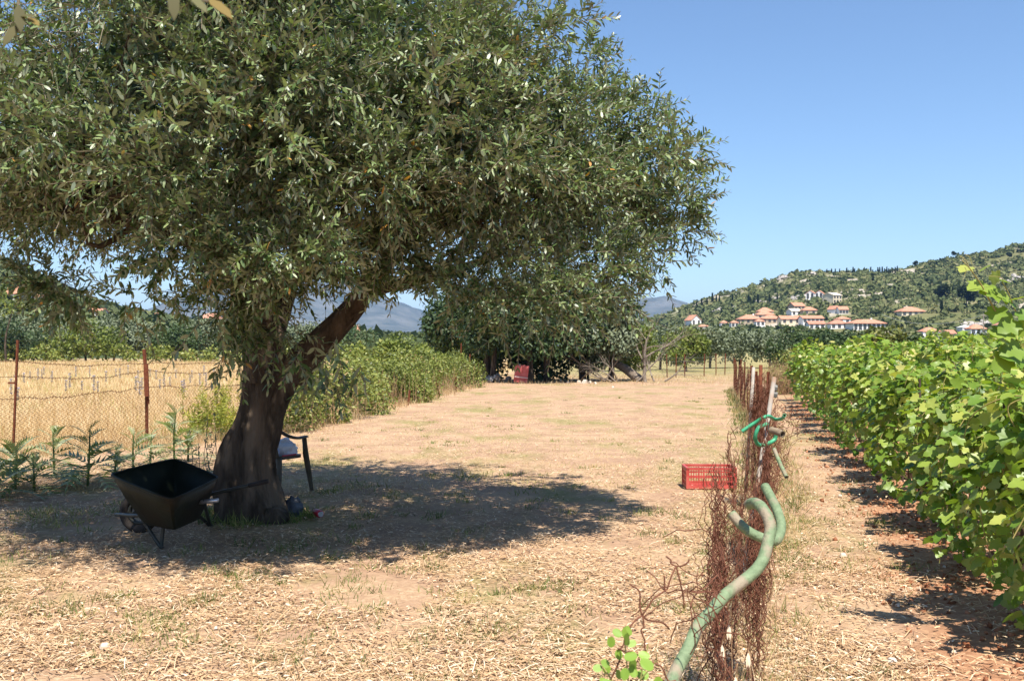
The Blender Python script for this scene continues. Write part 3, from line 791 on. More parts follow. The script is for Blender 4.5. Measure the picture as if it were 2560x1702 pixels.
# dead tree with bare branches, and a fallen grey trunk
def branchy(o, name, start, dirv, length, r0, depth, mat, spread=.6, A=None, B=None, ra=None, rb=None):
    top = A is None
    if top: A, B, ra, rb = [], [], [], []
    p = Vector(start); dv = Vector(dirv).normalized(); n = 5
    for i in range(n):
        dv = (dv + Vector((random.gauss(0, .16), random.gauss(0, .16), random.gauss(0, .12)))).normalized()
        q = p + dv * length / n
        A.append(p[:]); B.append(q[:]); ra.append(r0 * (1 - .12 * i)); rb.append(r0 * (1 - .12 * (i + 1)))
        p = q
        if depth > 0 and i >= 1:
            for _ in range(1 if i < 4 else 2):
                nd = (dv + Vector((random.gauss(0, spread), random.gauss(0, spread), random.gauss(.1, spread)))).normalized()
                branchy(o, name, p, nd, length * random.uniform(.4, .65), r0 * (1 - .12 * i) * .5, depth - 1, mat, spread, A, B, ra, rb)
    if top: segs(name, np.array(A), np.array(B), np.array(ra), mat, o, rb=np.array(rb), n=5)
b_ = G(1612, 954)
o = thing('dead_tree', 'bare grey dead tree right of the dark grove', 'tree', b_)
branchy(o, 'trunk', b_ + Vector((0, 0, -.1)), (.1, 0, 1), 2.2, .11, 3, M['greystick'], .7)
branchy(o, 'branch', b_ + Vector((0, 0, 1.2)), (.7, .2, .5), 2.4, .05, 3, M['greystick'], .6)
branchy(o, 'branch', b_ + Vector((0, 0, .8)), (-.2, .2, .9), 2.6, .05, 3, M['greystick'], .6)
b_ = G(1600, 953)
tp = P(1530, 905, b_.y + 1.0)
o = thing('fallen_trunk', 'thick grey trunk leaning left beside the dead tree', 'trunk', b_)
MB().tube(smooth_path([b_ + Vector((0, 0, .05)), b_.lerp(tp, .5) + Vector((0, 0, .12)), tp], 5), list(np.linspace(.26, .17, 11)), 10).build('log', M['greystick'], o, smooth=True)
branchy(o, 'branch', tp, (-.8, .1, .35), 1.9, .08, 2, M['greystick'], .5)
for k, (u, v, lab) in enumerate([(1490, 955, 'heap of dry dark branches under the grove'), (1560, 957, 'dry branches lying in front of the leaning trunk'), (1660, 957, 'pale dry branch lying right of the dead tree')]):
    b_ = G(u, v); o = thing('branch_heap', lab, 'branches', b_, 'cut branches under the grove')
    for j in range(4 if k < 2 else 2):
        branchy(o, 'branch', b_ + Vector((random.uniform(-.8, .8), random.uniform(-.2, .5), .06)), (random.uniform(-1, 1), random.uniform(-.3, .3), random.uniform(.15, .6)), random.uniform(1.2, 2.0), .045, 2, M['greystick'], .45)
# red board leaning against the trees, with a pale band
b0 = P(1300, 952, 48.0); b0.z = 0
o = thing('red_board', 'faded red board with pale band leaning under the grove', 'board', b0)
Rb = Matrix.Rotation(.12, 3, 'Y') @ Matrix.Rotation(.15, 3, 'X')
MB().box(b0 + Vector((.06, 0, .43)), (.66, .04, .82), Rb).build('panel', M['redboard'], o)
MB().box(b0 + Vector((.05, -.03, .28)), (.665, .03, .05), Rb).build('band', M['boardband'], o)
MB().box(b0 + Vector((.08, -.012, .85)), (.68, .05, .04), Rb).build('rail', M['redboard'], o)
# rubbish heap: grey stones and twigs left of the board
b0 = G(1230, 955); o = thing('rubble_heap', 'heap of grey rubble and sticks left of the red board', 'rubble', b0)
for j in range(26):
    s_ = random.uniform(.08, .2)
    MB().box(b0 + Vector((random.gauss(0, .4), random.gauss(0, .25), random.uniform(.03, .35))), (s_ * 1.5, s_, s_), Matrix.Rotation(random.uniform(0, 3), 3, 'Z') @ Matrix.Rotation(random.uniform(0, 1), 3, 'X'), .7).build('stone', M['rock' if j % 3 else 'greystick'], o)
for j, (u, v, s_) in enumerate([(1447, 957, .16), (1462, 958, .22), (1475, 957, .14), (1420, 957, .1), (1532, 969, .09), (1488, 959, .12), (1402, 952, .1)]):
    b0 = G(u, v)
    st = MB().box(b0 + Vector((0, 0, s_ * .3)), (s_ * 1.5, s_, s_), Matrix.Rotation(j, 3, 'Z') @ Matrix.Rotation(.3, 3, 'X'), .6).build('stone', M['stonesmall'], None, loc=b0)
    bevel(st, .03); tag(st, 'pale stone lying at the end of the lot before the grove', 'stone', 'pale stones at the end of the lot')

# ------------------------------------------------------------------ chain link builder
def chainlink(name, pts, z0, z1, cell, r, mat, parent, warp=None, keep=None, zc=None):
    pts = [Vector((p[0], p[1], 0)) for p in pts]
    cum = np.concatenate([[0], np.cumsum([(pts[i + 1] - pts[i]).length for i in range(len(pts) - 1)])])
    px = np.array([p.x for p in pts]); py = np.array([p.y for p in pts])
    s_i = np.arange(0, cum[-1], cell); nk = int((z1 - z0) / (cell / 2))
    k = np.arange(nk + 1)
    Sg = s_i[:, None] + np.where(k % 2 == 0, -.5, .5)[None] * cell
    Zg = np.repeat((z0 + k * cell / 2)[None], len(s_i), 0)
    X = np.interp(Sg, cum, px); Y = np.interp(Sg, cum, py)
    PT = np.stack([X, Y, Zg], 2)
    if warp is not None: PT = warp(PT, Sg, Zg)
    A = PT[:, :-1].reshape(-1, 3); B = PT[:, 1:].reshape(-1, 3)
    if keep is not None:
        m_ = keep(A) & keep(B); A, B = A[m_], B[m_]
    o = segs(name, A, B, r, mat, parent, kind='stuff')
    return o
def angle_post(o, base, top, wd, mat, name='post'):
    base, top = Vector(base), Vector(top)
    t_ = (top - base).normalized(); a = t_.cross(Vector((0, 1, 0))).normalized(); bq = t_.cross(a)
    sec = [(0, 0), (1, 0), (1, .12), (.12, .12), (.12, 1), (0, 1)]
    V = [p + a * (x - .5) * wd + bq * (y - .5) * wd for p in (base, top) for x, y in sec]
    Fc = [(i, (i + 1) % 6, 6 + (i + 1) % 6, 6 + i) for i in range(6)] + [tuple(range(5, -1, -1)), tuple(range(6, 12))]
    return obj(name, V, Fc, mat, o)
# ------------------------------------------------------------------ field fence on the left
p1, p2 = G(30, 1143), G(366, 1116)
lf = thing('field_fence', 'rusty post fence with barbed wire and chain link before the dry field', 'fence', (p1.x, p1.y, 0))
line = [(-13.2, 10.4), (p1.x, p1.y), (p2.x, p2.y), (-4.75, 20.4)]
angle_post(lf, (p1.x, p1.y, -.1), P(43, 850, p1.y), .042, M['rust'])
q = P(360, 873, p2.y); mid = P(366, 985, p2.y)
angle_post(lf, (p2.x, p2.y, -.1), P(365, 960, p2.y), .055, M['rust'])
angle_post(lf, P(368, 1010, p2.y - .04), P(359, 873, p2.y - .04), .06, M['rust'])
MB().box(P(366, 950, p2.y - .09), (.07, .04, .55), Matrix.Rotation(-.04, 3, 'Y')).build('splice_plate', M['rust'], lf)
MB().box(P(29, 957, p1.y - .04), (.10, .03, .03)).build('bracket', M['rust'], lf)
for zz in ((.85, .91, 1.03, 1.0), (1.2, 1.24, 1.27, 1.3), (1.45, 1.49, 1.42, 1.5)):
    pts = []
    for i in range(len(line) - 1):
        a, b_ = Vector(line[i]), Vector(line[i + 1])
        for j in range(14):
            t_ = j / 14; p_ = a.lerp(b_, t_)
            pts.append(Vector((p_.x + random.gauss(0, .006), p_.y, zz[i] * (1 - t_) + zz[i + 1] * t_ - .05 * (1 - (2 * t_ - 1) ** 2) + random.gauss(0, .012))))
    pts.append(Vector((*line[-1], zz[-1])))
    mb = MB().tube(smooth_path(pts, 2), .0055, 4)
    for i in range(0, len(pts) - 1):
        for t_ in (.2, .6, .95):
            p_ = pts[i].lerp(pts[i + 1], t_); a = random.uniform(0, 3)
            dv = Vector((.015, .0, .02)) if i % 2 else Vector((-.012, .0, .022))
            mb.tube([p_ - dv, p_ + dv], .004, 3)
    mb.build('barbed_wire', M['barb'], lf)
chainlink('wire_mesh', line, .03, 1.0, .075, .0034, M['mesh_wire'], lf)
# fence posts along the bramble hedge
hf_ = thing('hedge_fence', 'leaning rusty posts along the foot of the bramble hedge', 'fence', G(1003, 1010))
for u, v0, vt, lean in [(1068, 1002, 955, -6), (1100, 992, 950, -10), (1140, 978, 935, 0), (1152, 962, 858, 1), (1020, 1012, 975, 4), (1173, 958, 885, 2)]:
    b0 = G(u, v0); angle_post(hf_, b0 - Vector((0, 0, .1)), P(u + lean, vt, b0.y), .055, M['rust'])
# far wire fence at the end of the lot
ff = thing('far_fence', 'grey wire fence on thin posts behind the end of the lot', 'fence', G(1668, 946))
fl = [G(1330, 940), G(1668, 944), G(1835, 934)]
for u, v0 in [(1668, 944), (1690, 943), (1712, 942), (1760, 940), (1790, 938), (1812, 936), (1400, 950), (1460, 950)]:
    b0 = G(u, v0); MB().tube([b0 - Vector((0, 0, .1)), b0 + Vector((random.uniform(-.05, .05), 0, 1.35))], .03, 6).build('post', M['rust'], ff)
chainlink('wire_mesh', [(p.x, p.y - .06) for p in fl], .05, 1.25, .2, .006, M['greywire'], ff)
# ------------------------------------------------------------------ main olive tree
TY = G(630, 1292).y
TB = G(628, 1292)
olive = thing('olive_tree', 'large old olive tree with thick twisted trunk shading the lot', 'tree', TB)
def bark_tube(path, radii, n=36, amp=.10, seed=0.0, flute=5):
    V = []; path = [Vector(p) for p in path]; m = len(path)
    ref = None
    for i, p in enumerate(path):
        t_ = (path[min(i + 1, m - 1)] - path[max(i - 1, 0)]).normalized()
        a = Vector((1, 0, 0)) if ref is None else ref
        a = (a - t_ * a.dot(t_)).normalized(); ref = a
        b_ = t_.cross(a)
        for k in range(n):
            th = k * 2 * math.pi / n
            dv = a * math.cos(th) + b_ * math.sin(th)
            tw = th + .5 * p.z
            rr = radii[i] * (1 + amp * .9 * math.sin(flute * tw + seed) * .6 + amp * 1.3 * noise.noise(Vector((math.cos(tw) * 1.3 + seed, math.sin(tw) * 1.3, p.z * 1.4))) + amp * .8 * noise.noise(Vector((math.cos(tw) * 5 + seed, math.sin(tw) * 5, p.z * 2.2))) - amp * .75 * max(0, .35 - abs(noise.noise(Vector((math.cos(tw) * 9 + seed, math.sin(tw) * 9, p.z * 1.7)))) * 1.6))
            V.append(p + dv * rr)
    Fc = [(i * n + k, i * n + (k + 1) % n, (i + 1) * n + (k + 1) % n, (i + 1) * n + k) for i in range(m - 1) for k in range(n)]
    Fc.append(tuple(range((m - 1) * n, m * n)))
    return V, Fc
def interp_path(rows, k=7):
    """rows of (u_left, u_right, v, depth offset)"""
    c_ = []; r_ = []
    for ul, ur, v, dy in rows:
        d = TY + dy
        c_.append(P((ul + ur) / 2, v, d)); r_.append((ur - ul) / 2 / F * d)
    pts = smooth_path(c_, k)
    ri = np.interp(np.linspace(0, len(c_) - 1, len(pts)), range(len(c_)), r_)
    return pts, list(ri)
pt, ra = interp_path([(530, 735, 1325, 0), (540, 722, 1290, 0), (546, 706, 1240, 0), (548, 690, 1180, 0), (556, 692, 1130, 0), (580, 700, 1080, 0), (596, 706, 1030, 0), (606, 722, 985, 0), (612, 742, 950, 0), (618, 752, 925, 0)], 12)
V, Fc = bark_tube(pt, ra, 110, .13)
tr_ = obj('trunk', V, Fc, M['bark'], olive, smooth=True)
LIMBS = [
 [(608, 722, 950, -.03), (608, 712, 900, -.05), (604, 704, 850, -.1), (596, 690, 790, -.15), (584, 664, 730, -.25), (560, 622, 660, -.5), (500, 550, 560, -1.0)],
 [(690, 775, 945, .02), (718, 800, 900, 0), (762, 834, 860, -.05), (815, 878, 810, -.1), (862, 918, 760, -.15), (905, 952, 700, -.3), (990, 1030, 610, -.7), (1120, 1150, 520, -1.2)],
 [(612, 700, 860, .1), (650, 722, 790, .4), (690, 748, 700, .8), (740, 785, 600, 1.2), (800, 835, 480, 1.6)],
 [(835, 880, 790, .05), (880, 918, 745, .3), (960, 990, 715, .8), (1080, 1105, 690, 1.4), (1230, 1248, 640, 1.8)],
 [(590, 650, 760, .0), (560, 610, 690, .5), (470, 510, 600, 1.2), (360, 395, 520, 1.7)],
 [(575, 625, 690, -.4), (470, 510, 610, -.9), (330, 365, 560, -1.5), (180, 205, 520, -1.9)],
 [(600, 650, 640, .0), (620, 665, 520, .0), (650, 690, 380, .1), (690, 715, 200, .1)],
]
for rows in LIMBS:
    pt, ra = interp_path(rows, 6)
    V, Fc = bark_tube(pt, ra, 60, .10, seed=random.uniform(0, 9), flute=3)
    obj('limb', V, Fc, M['bark'], olive, smooth=True)
# root knobs at the foot
for u, v, r_ in [(690, 1300, .14), (560, 1305, .11), (640, 1312, .12)]:
    c_ = P(u, v, TY - .22); mb = MB(); n = 10
    for i in range(n):
        for k in range(12):
            ph = math.pi * i / (n - 1); th = k * math.pi / 6
            dv = Vector((math.sin(ph) * math.cos(th), math.sin(ph) * math.sin(th), math.cos(ph)))
            mb.V.append(tuple(c_ + dv * r_ * (1 + .4 * noise.noise(dv * 1.7 + c_ * 3))))
    mb.F = [(i * 12 + k, (i + 1) * 12 + k, (i + 1) * 12 + (k + 1) % 12, i * 12 + (k + 1) % 12) for i in range(n - 1) for k in range(12)]
    mb.build('root_knob', M['bark'], olive, smooth=True)

LEAF_V = [(0, 0, 0), (.3, .14, .02), (.3, -.14, .02), (.72, .122, .015), (.72, -.122, .015), (1, 0, -.05)]
LEAF_F = [(0, 2, 1), (1, 2, 4), (1, 4, 3), (3, 4, 5)]
def sprays(B, T, Ln, pairs, leaf, droop=.35):
    """twigs with opposite leaf pairs. B bases, T directions, Ln lengths -> leaf arrays and twig segments"""
    n = len(B)
    T = T / np.linalg.norm(T, axis=1, keepdims=True)
    side = np.cross(T, unit(n)); side /= np.maximum(np.linalg.norm(side, axis=1, keepdims=True), 1e-6)
    s2 = np.cross(T, side)
    s = (np.arange(pairs) + .6) / pairs
    ss = s[None, :, None]
    g = np.array([0, 0, -1.0])
    C = B[:, None] + T[:, None] * (Ln[:, None, None] * ss) + g * droop * (Ln[:, None, None] * ss ** 2)
    Tl = T[:, None] + g * 2 * droop * ss; Tl = Tl / np.linalg.norm(Tl, axis=2, keepdims=True)
    alt = (np.arange(pairs) % 2)[None, :, None]
    sd = np.where(alt == 0, side[:, None], s2[:, None])
    pos = []; dr = []
    for sg in (-1, 1):
        pos.append(C.reshape(-1, 3)); dr.append((Tl * .75 + sg * sd * .85).reshape(-1, 3))
    pos = np.concatenate(pos); dr = np.concatenate(dr)
    dr = dr + .28 * unit(len(dr)) + g * .12
    nrm = np.array([0, 0, 1.0]) + .75 * unit(len(dr))
    nrm = nrm * np.where(rng.uniform(0, 1, (len(dr), 1)) < .13, -1, 1)
    tip = np.tile(s[None], (n, 1)).reshape(-1); sz = leaf * (1.1 - .45 * np.concatenate([tip, tip]) ** 2) * rng.uniform(.7, 1.25, len(dr))
    A = np.concatenate([B[:, None], C[:, :-1]], 1)[:, ::2].reshape(-1, 3); E_ = np.concatenate([C[:, 1::2], C[:, -1:]], 1)[:, :A.shape[0] // n].reshape(-1, 3)
    return pos, dr, nrm, sz, A, E_
# crown volume: lobes spread over a broad dome, flattened below
CC = np.array([-2.05, TY - .15, 3.22])
def crown_scale(d):
    r_ = np.ones((len(d), 3)) * np.array([3.5, 3.5, 2.5])
    r_[:, 0] *= 1 - .38 * np.clip(d[:, 2], 0, 1) ** 1.1
    r_[d[:, 2] < 0, 2] = .8
    r_[(d[:, 2] < 0) & (d[:, 0] < -.3), 2] = .48
    r_[(d[:, 2] < 0) & (d[:, 0] < -.58), 2] = .2
    return r_
NL = 360
dirs = unit(NL * 4); dirs = dirs[(dirs[:, 2] > -.72)]
# favour the viewer's side and the top
wgt = np.where(dirs[:, 1] < .25, 1.0, .45); dirs = dirs[rng.uniform(0, 1, len(dirs)) < wgt][:NL]
dirs = dirs[np.array([noise.noise(Vector(d_ * 3.1) + Vector((7, 1, 3))) for d_ in dirs]) > -.3]
jit = np.array([noise.noise(Vector(d_ * 2.3)) for d_ in dirs])
lc = CC + dirs * crown_scale(dirs) * (rng.uniform(.70, .97, len(dirs)) + .13 * jit)[:, None]
lr = rng.uniform(.32, .66, len(dirs))
# extra lobes where the photograph shows the outline reaching out or drooping: (u, v, depth, radius)
ex = [(1655, 400, 9.3, 0.32), (1705, 500, 9.1, 0.3), (1680, 560, 9.2, 0.34), (1595, 470, 9.3, 0.42), (1535, 350, 9.4, 0.36), (1495, 260, 9.5, 0.34), (1450, 150, 9.7, 0.36), (1585, 620, 9, 0.34), (1635, 660, 8.8, 0.22),
      (1515, 658, 8.6, 0.36), (1500, 708, 8.3, 0.42), (1400, 738, 8.1, 0.42), (1310, 748, 8, 0.42), (1220, 738, 8, 0.4), (1150, 718, 8, 0.36), (1450, 648, 8.4, 0.5), (1330, 658, 8.1, 0.5), (1220, 648, 8, 0.45), (1495, 600, 8.8, 0.5), (1090, 668, 7.8, 0.32), 
      (150, 720, 8, 0.32), (110, 690, 8, 0.3), (200, 740, 7.9, 0.2), (330, 730, 7.6, 0.2), (420, 720, 7.6, 0.22), (480, 730, 7.4, 0.2), (560, 715, 8.7, 0.3), (620, 760, 8.7, 0.28), (590, 800, 8.7, 0.22), (660, 700, 8.6, 0.3), (690, 750, 8.6, 0.22), (640, 830, 8.8, 0.2), (760, 690, 8.5, 0.25), (820, 670, 8.5, 0.25), (490, 720, 8.6, 0.22), (900, 680, 8.4, 0.22), (950, 670, 8.3, 0.25), (720, 820, 8.9, 0.14), (470, 590, 7, 0.34), (560, 620, 7, 0.34), (520, 560, 6.9, 0.34), (640, 640, 7, 0.3), (400, 620, 7.2, 0.3), (720, 640, 7, 0.32), (800, 620, 7, 0.32), (780, 655, 8.5, .28), (860, 645, 8.4, .28), (940, 645, 8.3, .28), (1010, 655, 8.2, .28), (1070, 680, 8.1, .26), (700, 690, 8.5, .26), (610, 700, 8.5, .3), (600, 850, 8.9, .16), (560, 770, 8.8, .2)]
ep = np.array([P(u, v, d)[:] for u, v, d, r_ in ex]); er = np.array([e[3] for e in ex])
d3 = unit(700); d3 = d3[(d3[:, 2] > -.3) & (d3[:, 1] < .5)][:95]
l3 = CC + d3 * crown_scale(d3) * rng.uniform(1.02, 1.13, (len(d3), 1)); dirs = np.concatenate([dirs, d3]); lc = np.concatenate([lc, l3]); lr = np.concatenate([lr, rng.uniform(.12, .24, len(d3))])
lc = np.concatenate([lc, ep]); lr = np.concatenate([lr, er])
odir = np.concatenate([dirs, (ep - CC) / np.linalg.norm(ep - CC, axis=1, keepdims=True)])
tw = 35
fr = (odir[:, 1] < .3)
cnt = np.where(fr, tw, 11); cnt = np.where(lr < .25, 8, cnt)
li = np.repeat(np.arange(len(lc)), cnt)
q = unit(len(li)) + odir[li] * .55; q /= np.linalg.norm(q, axis=1, keepdims=True)
B0 = lc[li] + q * (lr[li] * rng.uniform(.15, .75, len(li)))[:, None] * np.array([1, 1, .9])
T0 = q + .35 * unit(len(li)) + np.array([0, 0, .28])
pos, dr, nrm, sz, TA, TE = sprays(B0, T0, rng.uniform(.2, .42, len(li)) * np.clip(lr[li] / .45, .7, 1.15), 8, .074, .13)
# upper-left corner of the crown is open in the photograph: thin it there
def keep_mask(p):
    u = 1280 + F * p[:, 0] / p[:, 1]; v = 870 - F * (p[:, 2] - H) / p[:, 1]
    return ~((u < 260) & (v < 140) & (rng.uniform(0, 1, len(p)) < .55))
km = keep_mask(pos); pos, dr, nrm, sz = pos[km], dr[km], nrm[km], sz[km]
# low hanging sprays around the trunk, in the shade
hang = [(585, 930, 7.0), (610, 900, 7.2), (575, 950, 7.1), (780, 930, 6.4), (760, 980, 6.3), (820, 960, 6.3), (860, 930, 6.2), (850, 1000, 6.2), (800, 1010, 6.3), (890, 980, 6.2), (660, 880, 7.4), (720, 940, 6.9), (130, 770, 7.6), (190, 800, 7.5), (150, 800, 7.5), (400, 820, 7.0), (350, 800, 7.1), (520, 850, 6.9), (600, 860, 7.3), (690, 960, 7.1)]
hb = np.array([P(u, v - 60, d + (1.5 if u > 560 else .4))[:] for u, v, d in hang]); hb = np.repeat(hb, 3, 0) + rng.normal(0, .06, (len(hang) * 3, 3))
ht = np.array([0, 0, -1.0]) + .75 * unit(len(hb))
p2_, d2_, n2_, s2_, A2, E2 = sprays(hb, ht, rng.uniform(.2, .38, len(hb)), 6, .092, .2)
pos = np.concatenate([pos, p2_]); dr = np.concatenate([dr, d2_]); nrm = np.concatenate([nrm, n2_]); sz = np.concatenate([sz, s2_])
TA = np.concatenate([TA, A2]); TE = np.concatenate([TE, E2])
lt_ = rng.normal(0, .13, len(pos)); tint = np.clip(rng.beta(1.6, 1.5, len(pos)) * .93 + .12 * np.array([noise.noise(Vector(p_ * 1.6)) for p_ in pos]), 0, .945); yl = rng.uniform(0, 1, len(pos)) < .006; tint[yl] = rng.uniform(.96, 1, yl.sum())
R_ = frames(dr, nrm)
# the leaves that show largest are single parts, the rest of the foliage is one part
near_key = pos[:, 1] - 3 * sz
uu = 1280 + F * pos[:, 0] / pos[:, 1]; vv = 870 - F * (pos[:, 2] - H) / pos[:, 1]
vis = (uu > 0) & (uu < 2560) & (vv > 0)
ordr = np.argsort(np.where(vis, near_key, 99))
single = ordr[:290]
rest = np.ones(len(pos), bool); rest[single] = False
lmeshes = []
for tv in (.2, .45, .65, .85, .98):
    lmeshes.append(tri_mesh('olive_leaf', np.array(LEAF_V), np.array(LEAF_F), np.full(6, tv))); lmeshes[-1].materials.append(M['olive'])
def leaf_objects(idx, pos, R_, sz, tint, meshes, tvals, parent):
    o0 = WL[parent.name]
    for i in idx:
        me = meshes[int(np.argmin([abs(tv - tint[i]) for tv in tvals]))]
        o = bpy.data.objects.new('leaf', me); COL.objects.link(o); o.parent = parent
        o.matrix_local = Matrix.Translation(Vector(pos[i]) - o0) @ Matrix(R_[i].tolist()).to_4x4() @ Matrix.Scale(sz[i], 4)
leaf_objects(single, pos, R_, sz, tint, lmeshes, (.2, .45, .65, .85, .98), olive)
bulk('foliage', LEAF_V, LEAF_F, R_[rest], pos[rest], sz[rest], tint[rest], M['olive'], olive)
segs('twig', TA, TE, .0028, M['twig'], olive, kind='stuff')
# inner foliage makes the crown opaque; darker tint paints in the crown's shade
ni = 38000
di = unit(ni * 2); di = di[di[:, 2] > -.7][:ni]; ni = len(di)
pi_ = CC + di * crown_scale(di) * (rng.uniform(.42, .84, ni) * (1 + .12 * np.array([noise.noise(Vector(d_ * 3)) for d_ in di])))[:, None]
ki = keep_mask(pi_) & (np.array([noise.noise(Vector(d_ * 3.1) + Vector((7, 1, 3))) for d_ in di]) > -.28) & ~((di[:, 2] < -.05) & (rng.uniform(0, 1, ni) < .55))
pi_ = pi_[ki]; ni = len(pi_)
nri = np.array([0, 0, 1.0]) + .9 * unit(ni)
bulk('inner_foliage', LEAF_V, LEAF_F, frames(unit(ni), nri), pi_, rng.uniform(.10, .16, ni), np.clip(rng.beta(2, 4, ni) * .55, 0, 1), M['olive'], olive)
# inner branches from the limbs out to the lobes
lend = [P((r[-1][0] + r[-1][1]) / 2, r[-1][2], TY + r[-1][3]) for r in LIMBS] + [P((r[-2][0] + r[-2][1]) / 2, r[-2][2], TY + r[-2][3]) for r in LIMBS]
for i in range(0, len(jit), 3):
    tgt = Vector(lc[i] * .9 + CC * .1); s_ = min(lend, key=lambda p_: (p_ - tgt).length + random.uniform(0, .8))
    md = s_.lerp(tgt, .5) + Vector((random.gauss(0, .18), random.gauss(0, .18), random.gauss(-.05, .15)))
    pp = smooth_path([s_, md, tgt], 4)
    MB().tube(pp, [.026 * (1 - j / len(pp)) + .004 for j in range(len(pp))], 6).build('branch', M['bark'], olive, smooth=True)

M['twig_leaf'] = leafmat('near_olive_leaf', [(0, (.05, .05, .02)), (.6, (.10, .09, .035)), (.9, (.13, .13, .06)), (1, (.2, .13, .03))], transl=.15, rough=.7, spec=.2)  # darker copy of the olive leaf; its backlit look is in the colour
# twigs of another olive hanging into the top of the picture, close to the viewer
def near_twig(label, pts, leaves):
    pts = [P(*p_) for p_ in pts]
    o = thing('olive_twig', label, 'twig', pts[0], 'olive twigs hanging in from above')
    MB().tube(smooth_path(pts, 5), .0022, 5).build('stem', M['twig'], o)
    for (u, v, d, du, dv, ln, tv) in leaves:
        a = P(u, v, d); b_ = P(u + du, v + dv, d - .03)
        Dv = np.array([(b_ - a)[:]]); Rm = frames(Dv, np.array([[.3, -.8, .6]]))
        m_ = tri_mesh('leaf', np.array(LEAF_V), np.array(LEAF_F), np.full(6, tv)); m_.materials.append(M['twig_leaf'])
        lo_ = bpy.data.objects.new('leaf', m_); COL.objects.link(lo_); lo_.parent = o
        lo_.matrix_local = Matrix.Translation(a - WL[o.name]) @ Matrix(Rm[0].tolist()).to_4x4() @ Matrix.Scale((b_ - a).length, 4)
near_twig('blurred olive twig with yellowish leaf hanging at the top edge', [(470, -60, 1.7), (475, -20, 1.7), (520, 5, 1.7)], [(432, -30, 1.7, 4, 80, 0, .3), (520, -5, 1.7, 62, 50, 0, .97), (478, -8, 1.7, 40, 38, 0, .8)])
near_twig('blurred olive twig hanging in the top left corner', [(50, -60, 1.9), (46, 10, 1.9), (46, 80, 1.9)], [(48, 40, 1.9, 38, 0, 0, .55), (46, 60, 1.9, -40, 55, 0, .5), (46, 10, 1.9, 6, 70, 0, .3), (70, 45, 1.9, 28, 18, 0, .97)])
# ------------------------------------------------------------------ wheelbarrow
wb0 = G(410, 1340)
wb = thing('wheelbarrow', 'dark green metal wheelbarrow parked in the shade by the trunk', 'wheelbarrow', wb0)
def rounded(corners, it=2):
    p_ = [Vector(c) for c in corners]
    for k in range(it):
        f = .07 if k == 0 else .25
        q_ = []
        for i in range(len(p_)):
            a, b_ = p_[i], p_[(i + 1) % len(p_)]
            q_ += [a.lerp(b_, f), a.lerp(b_, 1 - f)]
        p_ = q_
    return p_
rimc = [G(279, 1186, .64), G(436, 1149, .67), G(543, 1193, .56), G(428, 1247, .52)]
cen = sum(rimc, Vector()) / 4
rimc = [cen + (c - cen) * 1.07 for c in rimc]
botc = [Vector((c.x * .52 + cen.x * .48, c.y * .52 + cen.y * .48, .22)) + Vector((.03, .02, 0)) for c in rimc]
midc = [r_.lerp(b_, .45) + (r_ - cen).normalized() * .015 for r_, b_ in zip(rimc, botc)]
rim, mid, bot = rounded(rimc), rounded(midc), rounded(botc)
n = len(rim)
inn = [Vector((b_.x * .9 + cen.x * .1, b_.y * .9 + cen.y * .1, .212)) for b_ in bot]
V = rim + mid + bot + inn
Fc = [(r * n + i, r * n + (i + 1) % n, (r + 1) * n + (i + 1) % n, (r + 1) * n + i) for r in range(3) for i in range(n)] + [tuple(range(3 * n, 4 * n))]
o = shade_auto(obj('tray', V, Fc, M['tray'], wb), 25)
m = o.modifiers.new('solid', 'SOLIDIFY'); m.thickness = .004
MB().tube(rim + [rim[0], rim[1]], .011, 6, cap=False).build('tray_rim', M['tray'], wb, smooth=True)
ax = Vector((cen.x, cen.y, 0))
wl = G(338, 1335)
# two handle tubes run from the wheel axle under the tray to the grips
wc = Vector((wl.x + .02, wl.y + .05, .19))
hn = smooth_path([wc + Vector((-.12, -.24, .02)), P(360, 1287, 8.42), P(480, 1262, 8.38), P(512, 1252, 8.36)], 5)
hfp = smooth_path([wc + Vector((0.0, .16, .02)), P(440, 1262, 8.98), P(517, 1238, 8.98), P(625, 1212, 8.98)], 5)
MB().tube(hn, .016, 8).build('handle_tube', M['barrow_frame'], wb, smooth=True)
MB().tube(hfp, .016, 8).build('handle_tube', M['barrow_frame'], wb, smooth=True)
MB().tube([P(498, 1255, 8.365), P(522, 1252, 8.36), P(545, 1250, 8.34)], .019, 8).build('grip', M['steel'], wb, smooth=True)
MB().tube([P(622, 1213, 8.98), P(671, 1202, 8.98)], .02, 8).build('grip', M['rubber'], wb, smooth=True)
for a, b_, c_ in [(P(350, 1288, 8.44), G(403, 1370), P(412, 1276, 8.42)), (P(512, 1262, 9.0), G(527, 1316), P(470, 1262, 9.0))]:
    MB().tube(smooth_path([a, a.lerp(b_, .9), b_ + Vector((0.01, 0, .015)), b_.lerp(c_, .1), c_], 4), .016, 7).build('leg', M['barrow_frame'], wb, smooth=True)
